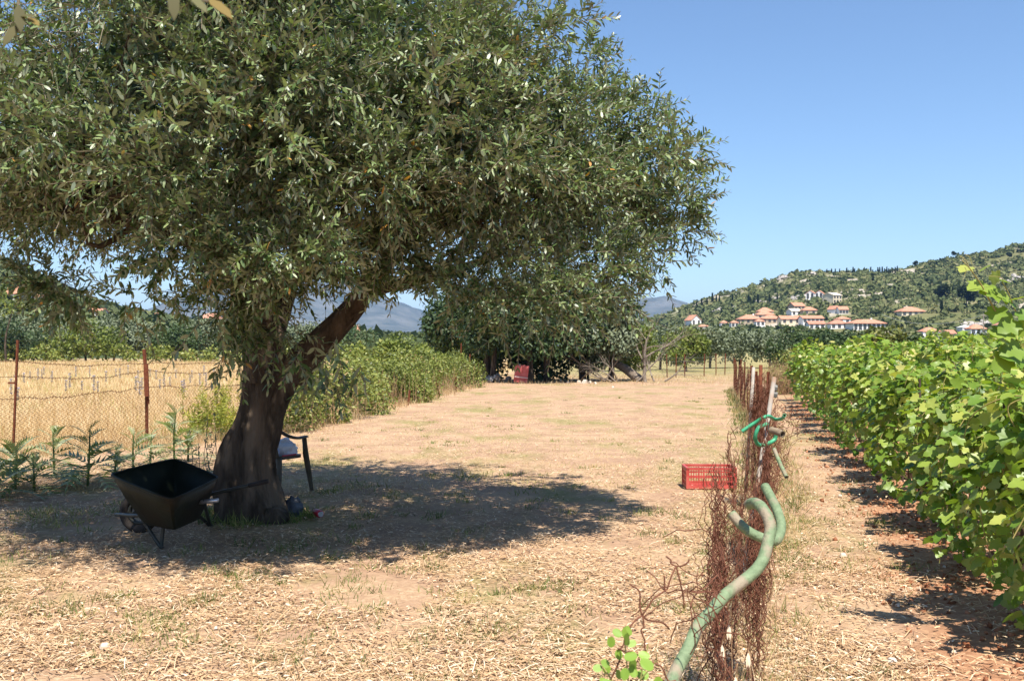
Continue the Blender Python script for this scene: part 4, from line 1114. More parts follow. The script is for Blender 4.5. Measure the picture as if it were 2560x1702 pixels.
# wheel
whl = MB(); nseg = 28
axv = Vector((.12, 1, 0)).normalized(); e1 = axv.cross(Vector((0, 0, 1))).normalized(); e2 = Vector((0, 0, 1))
def ring(R0, r0, mat, name, par, n2=10, sq=1.0):
    V = []; Fc = []
    for i in range(nseg):
        t_ = i * 2 * math.pi / nseg; rad = e1 * math.cos(t_) + e2 * math.sin(t_)
        for j in range(n2):
            f = j * 2 * math.pi / n2
            V.append(wc + rad * (R0 + r0 * math.cos(f)) + axv * (r0 * sq * math.sin(f)))
    for i in range(nseg):
        for j in range(n2):
            Fc.append((i * n2 + j, ((i + 1) % nseg) * n2 + j, ((i + 1) % nseg) * n2 + (j + 1) % n2, i * n2 + (j + 1) % n2))
    return obj(name, V, Fc, mat, par, smooth=True)
wheel = ring(.145, .045, M['rubber'], 'wheel', wb)
ring(.095, .018, M['barrow_frame'], 'rim', wheel, sq=1.6)
MB().tube([wc - axv * .07, wc + axv * .07], .03, 10).build('hub', M['barrow_frame'], wheel)
mb = MB()
for k in range(5):
    t_ = k * 2 * math.pi / 5; mb.tube([wc, wc + (e1 * math.cos(t_) + e2 * math.sin(t_)) * .1], .01, 6)
mb.build('spoke', M['barrow_frame'], wheel)
MB().tube([hn[0], wc - axv * .07, wc + axv * .07, hfp[0]], .012, 6).build('axle', M['barrow_frame'], wb)

# ------------------------------------------------------------------ plastic armchair behind the trunk
rl = G(712, 1240) + Vector((-.08, 0, 0)); fdir = Vector((.5, .866, 0)); sdir = Vector((-.866, .5, 0))
c0 = rl + fdir * .24 + sdir * .25
ch = thing('plastic_chair', 'brown plastic armchair half hidden behind the thick trunk', 'chair', c0)
def cl_(f, s, z): return c0 + fdir * f + sdir * s + Vector((0, 0, z))
def sweep(pts, wd, hg, name, up=(0, 0, 1), par=None, k=6):
    mb = MB(); pp = smooth_path(pts, k)
    ww = wd if hasattr(wd, '__len__') else [wd] * len(pts)
    r_ = list(np.interp(np.linspace(0, len(pts) - 1, len(pp)), range(len(pts)), ww))
    mb.tube(pp, r_, 10, up=up, flat=hg)
    return mb.build(name, M['chair'], par or ch, smooth=True)
V = []; nn = 20
for z in (.435, .40):
    for i in range(nn):
        t_ = i * 2 * math.pi / nn; cs, sn = math.cos(t_), math.sin(t_)
        V.append(cl_(.23 * math.copysign(abs(cs) ** .45, cs), .24 * math.copysign(abs(sn) ** .45, sn), z))
obj('seat', V, [tuple(range(nn)), tuple(range(2 * nn - 1, nn - 1, -1))] + [(i, nn + i, nn + (i + 1) % nn, (i + 1) % nn) for i in range(nn)], M['chair'], ch)
for s in (-1, 1):
    sweep([cl_(-.27, s * .27, 0), cl_(-.24, s * .26, .2), cl_(-.21, s * .23, .42)], [.034, .042, .046], .8, 'leg', up=fdir)
    sweep([cl_(.30, s * .28, 0), cl_(.26, s * .27, .22), cl_(.22, s * .26, .42), cl_(.19, s * .27, .55), cl_(.17, s * .275, .64)], [.026, .038, .042, .034, .034], .6, 'leg', up=fdir)
    sweep([cl_(-.33, s * .2, .80), cl_(-.26, s * .25, .76), cl_(-.12, s * .28, .68), cl_(.04, s * .285, .64), cl_(.20, s * .28, .645)], [.036, .044, .046, .042, .038], .4, 'armrest')
    sweep([cl_(-.21, s * .22, .42), cl_(-.26, s * .215, .6), cl_(-.33, s * .195, .80)], [.026, .024, .026], .6, 'back_post', up=fdir)
sweep([cl_(-.33, .2, .80), cl_(-.355, .1, .84), cl_(-.36, 0, .85), cl_(-.355, -.1, .84), cl_(-.33, -.2, .80)], .03, .5, 'top_rail')
for s in (-.13, -.065, 0, .065, .13):
    sweep([cl_(-.215, s, .43), cl_(-.27, s, .62), cl_(-.352, s, .83)], .017, .5, 'back_slat', up=fdir)
# things lying on the seat and around the trunk
def lump(name, label, cat, c_, rx, ry, rz, mat, amp=.35, fr=4.0, n=14, k=22):
    c_ = Vector(c_); V = []
    for i in range(n):
        for j in range(k):
            ph = math.pi * i / (n - 1); th = j * 2 * math.pi / k
            dv = Vector((math.sin(ph) * math.cos(th), math.sin(ph) * math.sin(th), math.cos(ph)))
            s_ = 1 + amp * noise.noise(dv * fr * .5 + c_ * 7) + amp * .5 * noise.noise(dv * fr + c_)
            V.append(c_ + Vector((dv.x * rx * s_, dv.y * ry * s_, max(dv.z * s_, -.55) * rz)))
    Fc = [(i * k + j, (i + 1) * k + j, (i + 1) * k + (j + 1) % k, i * k + (j + 1) % k) for i in range(n - 1) for j in range(k)]
    o = obj(name, V, Fc, mat, None, loc=c_)
    return tag(shade_auto(o, 30), label, cat)
lump('plastic_bag', 'crumpled pale bluish plastic bag lying on the chair seat', 'bag', cl_(.04, -.02, .495), .2, .19, .11, M['bag'])
lump('carton', 'small blue and white carton at the back of the chair seat', 'carton', cl_(-.16, -.15, .475), .035, .05, .07, M['bluecup'], .15)
b0 = cl_(-.02, -.235, .447); o = MB().tube([b0 - fdir * .13, b0 + fdir * .1], .008, 8).build('red_stick', M['redcap'], None, loc=b0)
tag(o, 'dark red stick lying along the edge of the chair seat', 'stick')
lump('rubbish_bag', 'small dark bag lying against the foot of the trunk', 'bag', G(733, 1287) + Vector((0, 0, .06)), .1, .09, .12, M['darkbag'])
b0 = G(795, 1292); a_ = Vector((.5, -.85, .0)).normalized()
can = thing('drink_can', 'red can lying on the shaded ground right of the trunk', 'can', b0)
cc = b0 + Vector((0, 0, .04))
MB().tube([cc - a_ * .085, cc - a_ * .07, cc + a_ * .07, cc + a_ * .08], [.028, .037, .037, .03], 14).build('can_body', M['redcap'], can, smooth=True)
MB().tube([cc + a_ * .08, cc + a_ * .083], [.029, .027], 14).build('can_lid', M['steel'], can)

# ------------------------------------------------------------------ red crate
cb = G(1779, 1222); Rz = Matrix.Rotation(-.03, 3, 'Z')
crate = thing('plastic_crate', 'red slatted plastic crate on the straw beside the rusty fence', 'crate', cb)
W_, D_, H_ = .60, .40, .25
def cr(x, y, z): return cb + Rz @ Vector((x, y + D_ / 2, z))
def wallpart(x0, y0, x1, y1, nslat):
    """one side wall: three rails and upright slats"""
    a, b_ = Vector((x0, y0, 0)), Vector((x1, y1, 0)); dv = (b_ - a); Ln = dv.length; ang = math.atan2(dv.y, dv.x)
    Rw = Rz @ Matrix.Rotation(ang, 3, 'Z'); mb = MB(); md = (a + b_) / 2
    for z, hg, th in ((.018, .036, .016), (.088, .014, .012), (.152, .014, .012), (.205, .012, .012)):
        mb.box(cr(md.x, md.y, z), (Ln, th, hg), Rw)
    for i in range(nslat):
        f = (i + .5) / nslat; p_ = a.lerp(b_, f)
        thick = .018 if i % 6 == 0 else .007
        mb.box(cr(p_.x, p_.y, .12), (thick, .009, .2), Rw)
    return mb.build('side_wall', M['crate'], crate)
x_, y_ = W_ / 2 - .012, D_ / 2 - .012
wallpart(-x_, -y_, x_, -y_, 19); wallpart(x_, -y_, x_, y_, 13); wallpart(x_, y_, -x_, y_, 19); wallpart(-x_, y_, -x_, -y_, 13)
for sx in (-1, 1):
    for sy in (-1, 1):
        MB().box(cr(sx * (x_ - .006), sy * (y_ - .006), .122), (.036, .036, .243), Rz).build('corner_post', M['crate'], crate)
mb = MB()
for sx, sy, lx, ly in ((0, -1, W_, .028), (0, 1, W_, .028), (-1, 0, .028, D_ - .057), (1, 0, .028, D_ - .057)):
    mb.box(cr(sx * (W_ / 2 - .014), sy * (D_ / 2 - .014), H_ - .012), (lx, ly, .03), Rz)
mb.build('rim', M['crate'], crate)
mb = MB()
for i in range(13): mb.box(cr(-x_ + (i + .5) * 2 * x_ / 13, 0, .012), (.026, 2 * y_, .008), Rz)
for i in range(6): mb.box(cr(0, -y_ + (i + .5) * 2 * y_ / 6, .02), (2 * x_, .014, .007), Rz)
mb.build('floor_grid', M['crate'], crate)

# ------------------------------------------------------------------ rusty chain link fence with hoses
rf_ = thing('rusty_fence', 'torn rusty chain link fence running away along the path', 'fence', (FX(6.0), 6.0, 0))
ys = list(np.arange(3.1, 41, .4)); fpts = [(float(FX(y)), y) for y in ys]
def nzv(X, Y, Z, s, o_): return np.array([noise.noise_vector(Vector((a * s + o_, b_ * s, c_ * s)))[:] for a, b_, c_ in zip(X.ravel(), Y.ravel(), Z.ravel())]).reshape(*X.shape, 3)
def warp_near(PT, Sg, Zg):
    X, Y, Z = PT[..., 0], PT[..., 1], PT[..., 2]
    n1_ = nzv(X, Y, Z, 1.3, 0); n2_ = nzv(X, Y, Z, 5.5, 4.0); n3_ = nzv(X, Y, Z, 17.0, 8.0)
    k_ = np.clip((6.2 - Y) / 2.5, 0, 1)[..., None]
    o_ = PT + n1_ * np.array([.045, .12, .05]) + n2_ * np.array([.03, .07, .05]) * (1 + k_) + n3_ * np.array([.018, .03, .02]) * (1 + 1.5 * k_)
    o_[..., 0] -= .07 * k_[..., 0] * np.clip(Z - .5, 0, 1)
    o_[..., 2] = np.maximum(o_[..., 2], .02)
    return o_
def top_near(A):
    y = A[:, 1]
    tp = np.interp(y, [2.6, 3.1, 3.6, 4.2, 4.8, 5.4, 6.2, 7.5, 9, 12], [.78, .86, .92, 1.02, 1.15, 1.22, 1.0, 1.12, 1.2, 1.25])
    ng = np.array([noise.noise(Vector((p_[0] * 4, p_[1] * 4, 1.1))) for p_ in A])
    hole = (y < 4.4) & (np.array([noise.noise(Vector((p_[1] * 3.1, p_[2] * 3.1, 5.1))) for p_ in A]) > np.interp(y, [2.6, 4.4], [-.12, .3]))
    return (A[:, 2] < tp + .16 * ng) & ~hole
i12 = [i for i, y in enumerate(ys) if y <= 12.4]
chainlink('wire_mesh', [fpts[i] for i in i12], .02, 1.45, .075, .0019, M['rustwire'], rf_, warp_near, top_near)
def warp2(PT, Sg, Zg):      # a second, slumped layer of old netting behind the first
    PT = warp_near(PT, Sg, Zg); PT[..., 0] += .07 + .04 * np.sin(Sg * 2.1); return PT
chainlink('slumped_mesh', [(x + .03, y) for x, y in fpts if 5.6 < y < 8.0], .02, 1.3, .085, .002, M['rustwire'], rf_, warp2, lambda A: (A[:, 2] < np.interp(A[:, 1], [4.5, 6.5, 8], [.75, 1.3, 1.25])))
chainlink('wire_mesh', [(x, y) for x, y in fpts if 12 < y], .02, 1.22, .11, .004, M['rustwire'], rf_, lambda PT, Sg, Zg: PT + nzv(PT[..., 0], PT[..., 1], PT[..., 2], 1.1, 2) * np.array([.12, .1, .08]), lambda A: A[:, 2] < 1.12 + .14 * np.sin(A[:, 1] * 1.9))
# gathered bundles of netting at the posts
for (u0, v0, d0), (u1, v1, d1), nw, sp, nm in [((1935, 985, 8.3), (1893, 1560, 6.6), 60, .045, 1), ((1893, 1180, 5.2), (1885, 1760, 4.9), 50, .035, 2), ((1800, 1150, 5.0), (1795, 1800, 4.6), 50, .04, 3), ((1905, 925, 10.6), (1880, 1120, 10.4), 60, .06, 4), ((1960, 960, 8.6), (1925, 1250, 8.2), 26, .08, 5)]:
    a, b_ = P(u0, v0, d0), P(u1, v1, d1); A, B = [], []
    for j in range(nw):
        o_ = Vector((random.gauss(0, sp), random.gauss(0, sp), 0)); ns_ = 22
        s0, s1 = sorted((random.uniform(0, .5), random.uniform(.5, 1.02)))
        pv = None
        for i in range(ns_ + 1):
            t_ = s0 + (s1 - s0) * i / ns_
            o_ = o_ * .93 + Vector((random.gauss(0, sp * .32), random.gauss(0, sp * .32), 0))
            p_ = a.lerp(b_, t_) + o_ + Vector(((-1) ** i * .007, 0, 0))
            if p_.z < .01: break
            if pv is not None: A.append(pv[:]); B.append(p_[:])
            pv = p_
    segs('wire_bundle', np.array(A), np.array(B), .0021, M['rustwire'], rf_, kind='stuff')
# loose wires curling out towards the left at the near torn end
A, B = [], []
for j in range(18):
    y = random.uniform(2.9, 4.6); p_ = Vector((float(FX(y)), y, random.uniform(.45, .98)))
    dv = Vector((random.uniform(-1, -.05), random.uniform(-.5, .5), random.uniform(-.6, .7))).normalized()
    for i in range(random.randint(5, 13)):
        q = p_ + dv * .034; A.append(p_[:]); B.append(q[:]); p_ = q
        dv = (dv + Vector((random.gauss(0, .4), random.gauss(0, .35), random.gauss(-.06, .4)))).normalized()
segs('loose_wire', np.array(A), np.array(B), .0024, M['rustwire'], rf_, kind='stuff')
kn = [P(1470, 1470, 3.1), P(1490, 1532, 3.05), P(1605, 1540, 3.1), P(1690, 1440, 3.3), P(1725, 1360, 3.4)]
for a, b_ in [((1575, 1460, 3.1), (1606, 1538, 3.1)), ((1606, 1538, 3.1), (1668, 1472, 3.15)), ((1668, 1472, 3.15), (1690, 1415, 3.2)), ((1690, 1415, 3.2), (1665, 1390, 3.2)), ((1690, 1415, 3.2), (1722, 1398, 3.25)), ((1606, 1538, 3.1), (1560, 1610, 3.05)), ((1560, 1610, 3.05), (1545, 1660, 3.0)), ((1545, 1660, 3.0), (1510, 1740, 3.0)), ((1606, 1538, 3.1), (1612, 1600, 3.1)), ((1612, 1600, 3.1), (1620, 1650, 3.1)), ((1606, 1538, 3.1), (1672, 1570, 3.15)), ((1620, 1650, 3.1), (1690, 1700, 3.1)), ((1545, 1620, 3.0), (1620, 1650, 3.1)), ((1690, 1415, 3.2), (1710, 1520, 3.2)), ((1668, 1472, 3.15), (1658, 1440, 3.15))]:
    a, b_ = P(*a), P(*b_)
    MB().tube(smooth_path([a, a.lerp(b_, .35) + Vector((random.gauss(0, .008), 0, random.gauss(0, .008))), a.lerp(b_, .7) + Vector((random.gauss(0, .008), 0, random.gauss(0, .008))), b_], 3), .0028, 5).build('broken_wire', M['rustwire'], rf_, smooth=True)
# posts
def pipe(a, b_, r_, mat, nm='post'): return MB().tube([a, a.lerp(b_, .5), b_], r_, 10).build(nm, mat, rf_, smooth=True)
t0, t1 = P(1936, 944, 8.0), P(1886, 1259, 7.5)
pipe(t0, t1 + (t1 - t0) * .55, .018, M['pole'])
t0, t1 = P(1884, 918, 10.8), P(1873, 1090, 10.7)
pipe(t0, t1 + (t1 - t0) * .8, .018, M['pole'])
pipe(P(1902, 912, 10.9), P(1898, 1200, 10.9), .02, M['rust'])
for y in (13.5, 17, 20.5, 24, 28, 32, 36.5, 40.5):
    b0 = Vector((float(FX(y)), y, 0)); angle_post(rf_, b0 - Vector((0, 0, .1)), b0 + Vector((random.uniform(-.05, .05), 0, 1.2 + random.uniform(-.12, .2))), .034, M['rust'])
b0 = Vector((float(FX(5.0)) - .02, 5.0, 0)); 0 and angle_post(rf_, b0 - Vector((0, 0, .1)), b0 + Vector((.0, 0, 1.12)), .04, M['rust'])
for v_ in (968, 985): MB().tube([P(1928, v_, 7.97), P(1942, v_ + 2, 7.97)], .026, 6).build('tie_wire', M['greywire'], rf_)
# hoses
def hose(label, pts, r_, mat, ends=(True, True), name='hose', ribs=False):
    pts = [P(*p_) for p_ in pts]
    o = thing(name, label, 'hose', pts[0])
    pp = smooth_path(pts, 26 if ribs else 10)
    if ribs: pp = [q_ + Vector(noise.noise_vector(q_ * 7.0)) * .009 for q_ in pp]
    rr = [r_ * (1 + (.02 * (-1) ** i + .03 * noise.noise(Vector((i * .09, r_ * 90, 0))) if ribs else .02 * math.sin(i * .9))) for i in range(len(pp))]
    MB().tube(pp, rr, 14, cap=False).build('hose_wall', mat, o, smooth=True)
    MB().tube(pp, [q_ * .82 for q_ in rr], 12, cap=False).build('hose_lining', M['hose_end'], o, smooth=True)
    for k in (0, -1):
        if ends[k]:
            a, b_ = pp[k], pp[k] + (pp[k] - pp[1 if k == 0 else -2]).normalized() * .004
            V = []; dv = (b_ - a).normalized(); e1_ = dv.orthogonal().normalized(); e2_ = dv.cross(e1_)
            for rr_ in (r_ * 1.0, r_ * .8):
                V += [b_ + (e1_ * math.cos(j * math.pi / 8) + e2_ * math.sin(j * math.pi / 8)) * rr_ for j in range(16)]
            obj('hose_mouth', V, [(j, (j + 1) % 16, 16 + (j + 1) % 16, 16 + j) for j in range(16)], mat, o)
    return o
K2 = K
hose('thick faded green hose rising from the bottom edge along the fence', [(1640, 1790, 3.35), (1690, 1680, 3.5), (1740, 1575, 3.65), (1790, 1510, 3.75), (1850, 1460, 3.85), (1905, 1405, 3.95), (1927, 1340, 4.05), (1922, 1300, 4.1), (1906, 1272, 4.15), (1888, 1258, 4.25), (1874, 1262, 4.4)], .0235, M['hose'], ribs=True)
hose('looped green hose behind the thick one', [(1832, 1285, 4.5), (1868, 1322, 4.45), (1918, 1350, 4.4), (1942, 1352, 4.42), (1951, 1322, 4.5), (1945, 1280, 4.6), (1930, 1245, 4.7), (1912, 1215, 4.8)], .022, M['hose'], ribs=True)
hose('bright green strap tube crossing the leaning pole', [(1855, 1078, 7.6), (1885, 1058, 7.6), (1918, 1040, 7.6), (1938, 1048, 7.9), (1955, 1046, 7.7), (1961, 1038, 7.6)], .0135, M['hose_bright'])
hose('bright green ring of hose hooked on the leaning pole', [(1918, 1060, 7.5), (1898, 1068, 7.45), (1888, 1090, 7.45), (1893, 1108, 7.5), (1908, 1112, 7.55), (1935, 1100, 7.6), (1941, 1082, 7.6)], .015, M['hose_bright'])
hose('short brown pipe stub sticking out of the rusty bundle', [(1928, 1075, 7.3), (1942, 1079, 7.25), (1956, 1085, 7.2)], .026, M['hose_end'])
hose('brown green stick like pipe slanting down right of the fence', [(1935, 1122, 7.0), (1950, 1158, 6.9), (1966, 1192, 6.8)], .014, M['hose'])
# ------------------------------------------------------------------ grapevines
VL_V = [(0, 0, 0), (.36, 0, -.05), (.7, 0, -.04), (1, 0, -.10),
        (-.13, .26, .05), (.06, .50, .03), (.27, .40, .05), (.44, .58, -.02), (.60, .30, .03), (.80, .24, -.03),
        (-.13, -.26, .05), (.06, -.50, .03), (.27, -.40, .05), (.44, -.58, -.02), (.60, -.30, .03), (.80, -.24, -.03)]
VL_F = [(0, 5, 4), (0, 1, 5), (1, 6, 5), (1, 7, 6), (1, 8, 7), (1, 2, 8), (2, 9, 8), (2, 3, 9),
        (0, 10, 11), (0, 11, 1), (1, 11, 12), (1, 12, 13), (1, 13, 14), (1, 14, 2), (2, 14, 15), (2, 15, 3)]
VTV = (.15, .4, .6, .78, .93)
vmeshes = []
for tv in VTV:
    m_ = tri_mesh('vine_leaf', np.array(VL_V), np.array(VL_F), np.full(16, tv), smooth=True); m_.materials.append(M['vine']); vmeshes.append(m_)
rdir = Vector((.226, .974, 0)).normalized(); rperp = Vector((rdir.y, -rdir.x, 0))
VG = 'grapevines of the front row'
def vine(label, x, y, group, nsh=13, extra=260, singles=0, top=1.62, leaf=.104, wide=.42, stake=True):
    base = Vector((x, y, 0)); o = thing('grapevine', label, 'grapevine', base, group)
    hd = base + Vector((random.uniform(-.06, .06), random.uniform(-.06, .06), random.uniform(.5, .65)))
    MB().tube(smooth_path([base - Vector((0, 0, .1)), base + Vector((random.uniform(-.04, .04), 0, .25)), hd], 4), list(np.linspace(.05, .036, 9)), 9).build('trunk', M['vinewood'], o, smooth=True)
    if stake:
        s_ = base + rperp * -.12 + rdir * -.08
        MB().tube([s_ - Vector((0, 0, .1)), s_ + Vector((.01, 0, 1.35))], .014, 6).build('stake', M['stake'], o)
    pos, dr, nr = [], [], []
    CA, CB = [], []
    for k in range(nsh):
        along = random.uniform(-.6, .6); sd = random.choice((-1, -1, 1)); reach = random.uniform(.1, 1) * wide
        hz = top * random.uniform(.72, 1.02)
        p1_ = hd + rdir * along * .45 + rperp * sd * reach * .4 + Vector((0, 0, (hz - hd.z) * .6))
        p2_ = hd + rdir * along + rperp * sd * reach * .8 + Vector((0, 0, hz - hd.z))
        p3_ = p2_ + rdir * random.uniform(-.25, .25) + rperp * sd * random.uniform(.1, .3) + Vector((0, 0, random.uniform(-.45, .1)))
        p4_ = p3_ + rperp * sd * random.uniform(-.02, .12) + Vector((random.uniform(-.1, .1), 0, random.uniform(-.55, -.1)))
        if random.random() < (.12 if y < 9 else .3): p3_ = p2_ + Vector((random.uniform(-.1, .1), random.uniform(-.1, .1), .22)); p4_ = p3_ + Vector((random.uniform(-.1, .1), 0, .15))
        pp = smooth_path([hd, p1_, p2_, p3_, p4_], 7)
        for i in range(len(pp) - 1):
            CA.append(pp[i][:]); CB.append(pp[i + 1][:])
            if i < 3: continue
            t_ = (pp[i + 1] - pp[i]).normalized(); ou = Vector((random.gauss(0, 1), random.gauss(0, 1), random.gauss(0, .6))); ou = (ou - t_ * ou.dot(t_)).normalized()
            for e in range(2):
                ou = -ou if e else ou
                d_ = ou * .9 + t_ * .3 + Vector((0, 0, -.45)) + rperp * sd * .4
                pos.append((pp[i] + ou * .07 + Vector((0, 0, .02)))[:]); dr.append(d_[:]); nr.append((Vector((0, 0, .8)) + ou * .5 + rperp * sd * .3 - rdir * .2 + Vector((random.gauss(0, .6), random.gauss(0, .6), random.gauss(0, .4))))[:])
    # leaves filling the faces of the leaf wall
    n = extra
    z = top * (.05 + .93 * rng.uniform(0, 1, n) ** .9); zq = np.clip(1 - ((z - .48 * top) / (.6 * top)) ** 2, .2, 1) ** .5; a = rng.uniform(-.68, .68, n) * zq
    prof = wide * 1.1 * zq * np.sqrt(np.clip(1.15 - (a / .85) ** 2, .1, 1)) * rng.uniform(.5, 1.1, n)
    sd = np.where(rng.uniform(0, 1, n) < .68, -1.0, 1.0)
    rp = np.array(rperp[:]); rd_ = np.array(rdir[:])
    pe = np.array(base[:]) + rd_ * a[:, None] + rp * (sd * prof)[:, None] + np.array([0, 0, 1.0]) * z[:, None]
    bump_ = np.array([noise.noise(Vector(p_ * 2.2)) for p_ in pe])
    pe = pe + rp * (sd * .16 * bump_)[:, None]
    ou = rp * sd[:, None]
    de = ou * .4 + np.array([0, 0, -.45]) + .85 * unit(n)
    ne = ou * .4 + np.array([0, -.15, .5]) + .95 * unit(n)
    pos = np.concatenate([np.array(pos), pe]); dr = np.concatenate([np.array(dr), de]); nr = np.concatenate([np.array(nr), ne])
    n = len(pos)
    pos[:, 2] = np.maximum(pos[:, 2], .12)
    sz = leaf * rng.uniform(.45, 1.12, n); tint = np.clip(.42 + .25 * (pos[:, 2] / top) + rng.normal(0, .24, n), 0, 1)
    R_ = frames(dr, nr)
    rest = np.ones(n, bool)
    if singles:
        key = (pos - np.array(base[:])) @ rp + .3 * (pos[:, 1] - y) - sz
        idx = np.argsort(key)[:singles]; rest[idx] = False
        leaf_objects(idx, pos, R_, sz, tint, vmeshes, VTV, o)
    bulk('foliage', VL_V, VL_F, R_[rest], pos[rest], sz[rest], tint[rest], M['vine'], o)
    segs('cane', np.array(CA), np.array(CB), .0042, M['cane'], o, n=4, kind='stuff')
    return o
ORD = ['nearest', 'second nearest', 'third nearest', 'fourth nearest', 'fifth nearest', 'sixth nearest', 'seventh nearest', 'eighth nearest', 'ninth nearest', 'tenth nearest', 'eleventh nearest', 'twelfth nearest']
yv = 5.7; iv = 0; fv_ = []
while yv < 33:
    x_v = float(VX(yv)) + random.uniform(-.06, .06)
    if iv < 12:
        lab = ORD[iv] + ' grapevine of the front row beside the path'
        vine(lab, x_v, yv, VG, nsh=15 if iv < 6 else 12, extra=[470, 470, 440, 390, 340, 290, 250, 220, 200, 180, 160, 150][iv], singles=[150, 150, 140, 120, 90, 60][iv] if iv < 6 else 0, top=random.uniform(1.28, 1.42) if iv < 4 else random.uniform(1.38, 1.66), wide=.44)
    else:
        o = vine('grapevine at the far end of the front row', x_v, yv, VG, nsh=9, extra=110, leaf=.14, top=random.uniform(1.4, 1.6), stake=False); fv_.append(o)
    yv += random.uniform(1.5, 1.9); iv += 1
for o, k in zip(reversed(fv_), ['farthest', 'second farthest', 'third farthest', 'fourth farthest', 'fifth farthest', 'sixth farthest', 'seventh farthest']): o['label'] = k + ' grapevine at the far end of the front row'
protos = []
for row in range(1, 6):
    y = 5.7 + row * 4.5 + random.uniform(0, 1)
    while y < 40:
        x_v = 2.05 + 2.1 * row + .232 * y
        if abs(x_v / y) < .56:
            if len(protos) < 4:
                protos.append(vine('grapevine in the rows behind the front row showing only its top', x_v, y, 'grapevines of the rear rows', nsh=12, extra=150, leaf=.14, top=1.62, stake=False))
            else:
                s_ = random.choice(protos)
                clone_tree(s_, None, (x_v, y, 0), (1, 1, random.uniform(.93, 1.1)), random.choice((0, math.pi)) + random.uniform(-.15, .15))
        y += random.uniform(1.4, 1.8)
# tall shoot at the right edge
pts = [P(2600, 960, 5.6), P(2545, 870, 5.5), P(2490, 780, 5.4), P(2455, 715, 5.35), P(2425, 672, 5.3), P(2405, 650, 5.3)]
sh = thing('vine_shoot', 'long young vine shoot reaching up into the hill view', 'vine shoot', (pts[0].x, pts[0].y, 0))
pp = smooth_path(pts, 5)
MB().tube(pp, list(np.linspace(.006, .0022, len(pp))), 6).build('shoot_stem', M['cane'], sh, smooth=True)
pts2 = [P(2590, 860, 5.5), P(2545, 790, 5.45), P(2520, 730, 5.4), P(2505, 705, 5.4)]
MB().tube(smooth_path(pts2, 5), .0034, 6).build('shoot_stem', M['cane'], sh, smooth=True)
for a, b_ in [((2425, 672, 5.3), (2398, 640, 5.3)), ((2430, 662, 5.3), (2412, 636, 5.3)), ((2412, 668, 5.3), (2410, 690, 5.3)), ((2470, 690, 5.35), (2510, 700, 5.35))]:
    a, b_ = P(*a), P(*b_); MB().tube(smooth_path([a, a.lerp(b_, .6) + Vector((.01, 0, .008)), b_], 4), .0016, 5).build('tendril', M['cane'], sh)
ii = 0
for (u, v, du, dv, tv) in [(2420, 668, -16, 8, .9), (2450, 678, 22, -14, .85), (2462, 712, -34, 8, .75), (2478, 702, 20, -20, .93), (2498, 700, 26, 6, .6), (2500, 728, 16, 26, .7), (2500, 735, -40, -6, .6), (2510, 745, 26, 20, .5), (2495, 770, -10, 30, .6), (2530, 750, 34, -10, .75), (2535, 800, -30, 24, .6), (2545, 830, 30, -26, .8), (2520, 830, -34, 6, .75), (2550, 870, -40, 10, .6), (2548, 780, 26, 22, .45), (2510, 850, -30, -20, .85), (2470, 860, -26, -16, .8), (2560, 900, -46, -12, .5), (2520, 890, -30, 26, .55)]:
    a = P(u, v, 5.4); b_ = P(u + du, v + dv, 5.36)
    Rm = frames(np.array([(b_ - a)[:]]), np.array([[.2 + random.gauss(0, .4), -.6, .7]]))
    lo_ = bpy.data.objects.new('leaf', vmeshes[int(np.argmin([abs(t_ - tv) for t_ in VTV]))]); COL.objects.link(lo_); lo_.parent = sh
    lo_.matrix_local = Matrix.Translation(a - WL[sh.name]) @ Matrix(Rm[0].tolist()).to_4x4() @ Matrix.Scale((b_ - a).length * 1.25, 4)

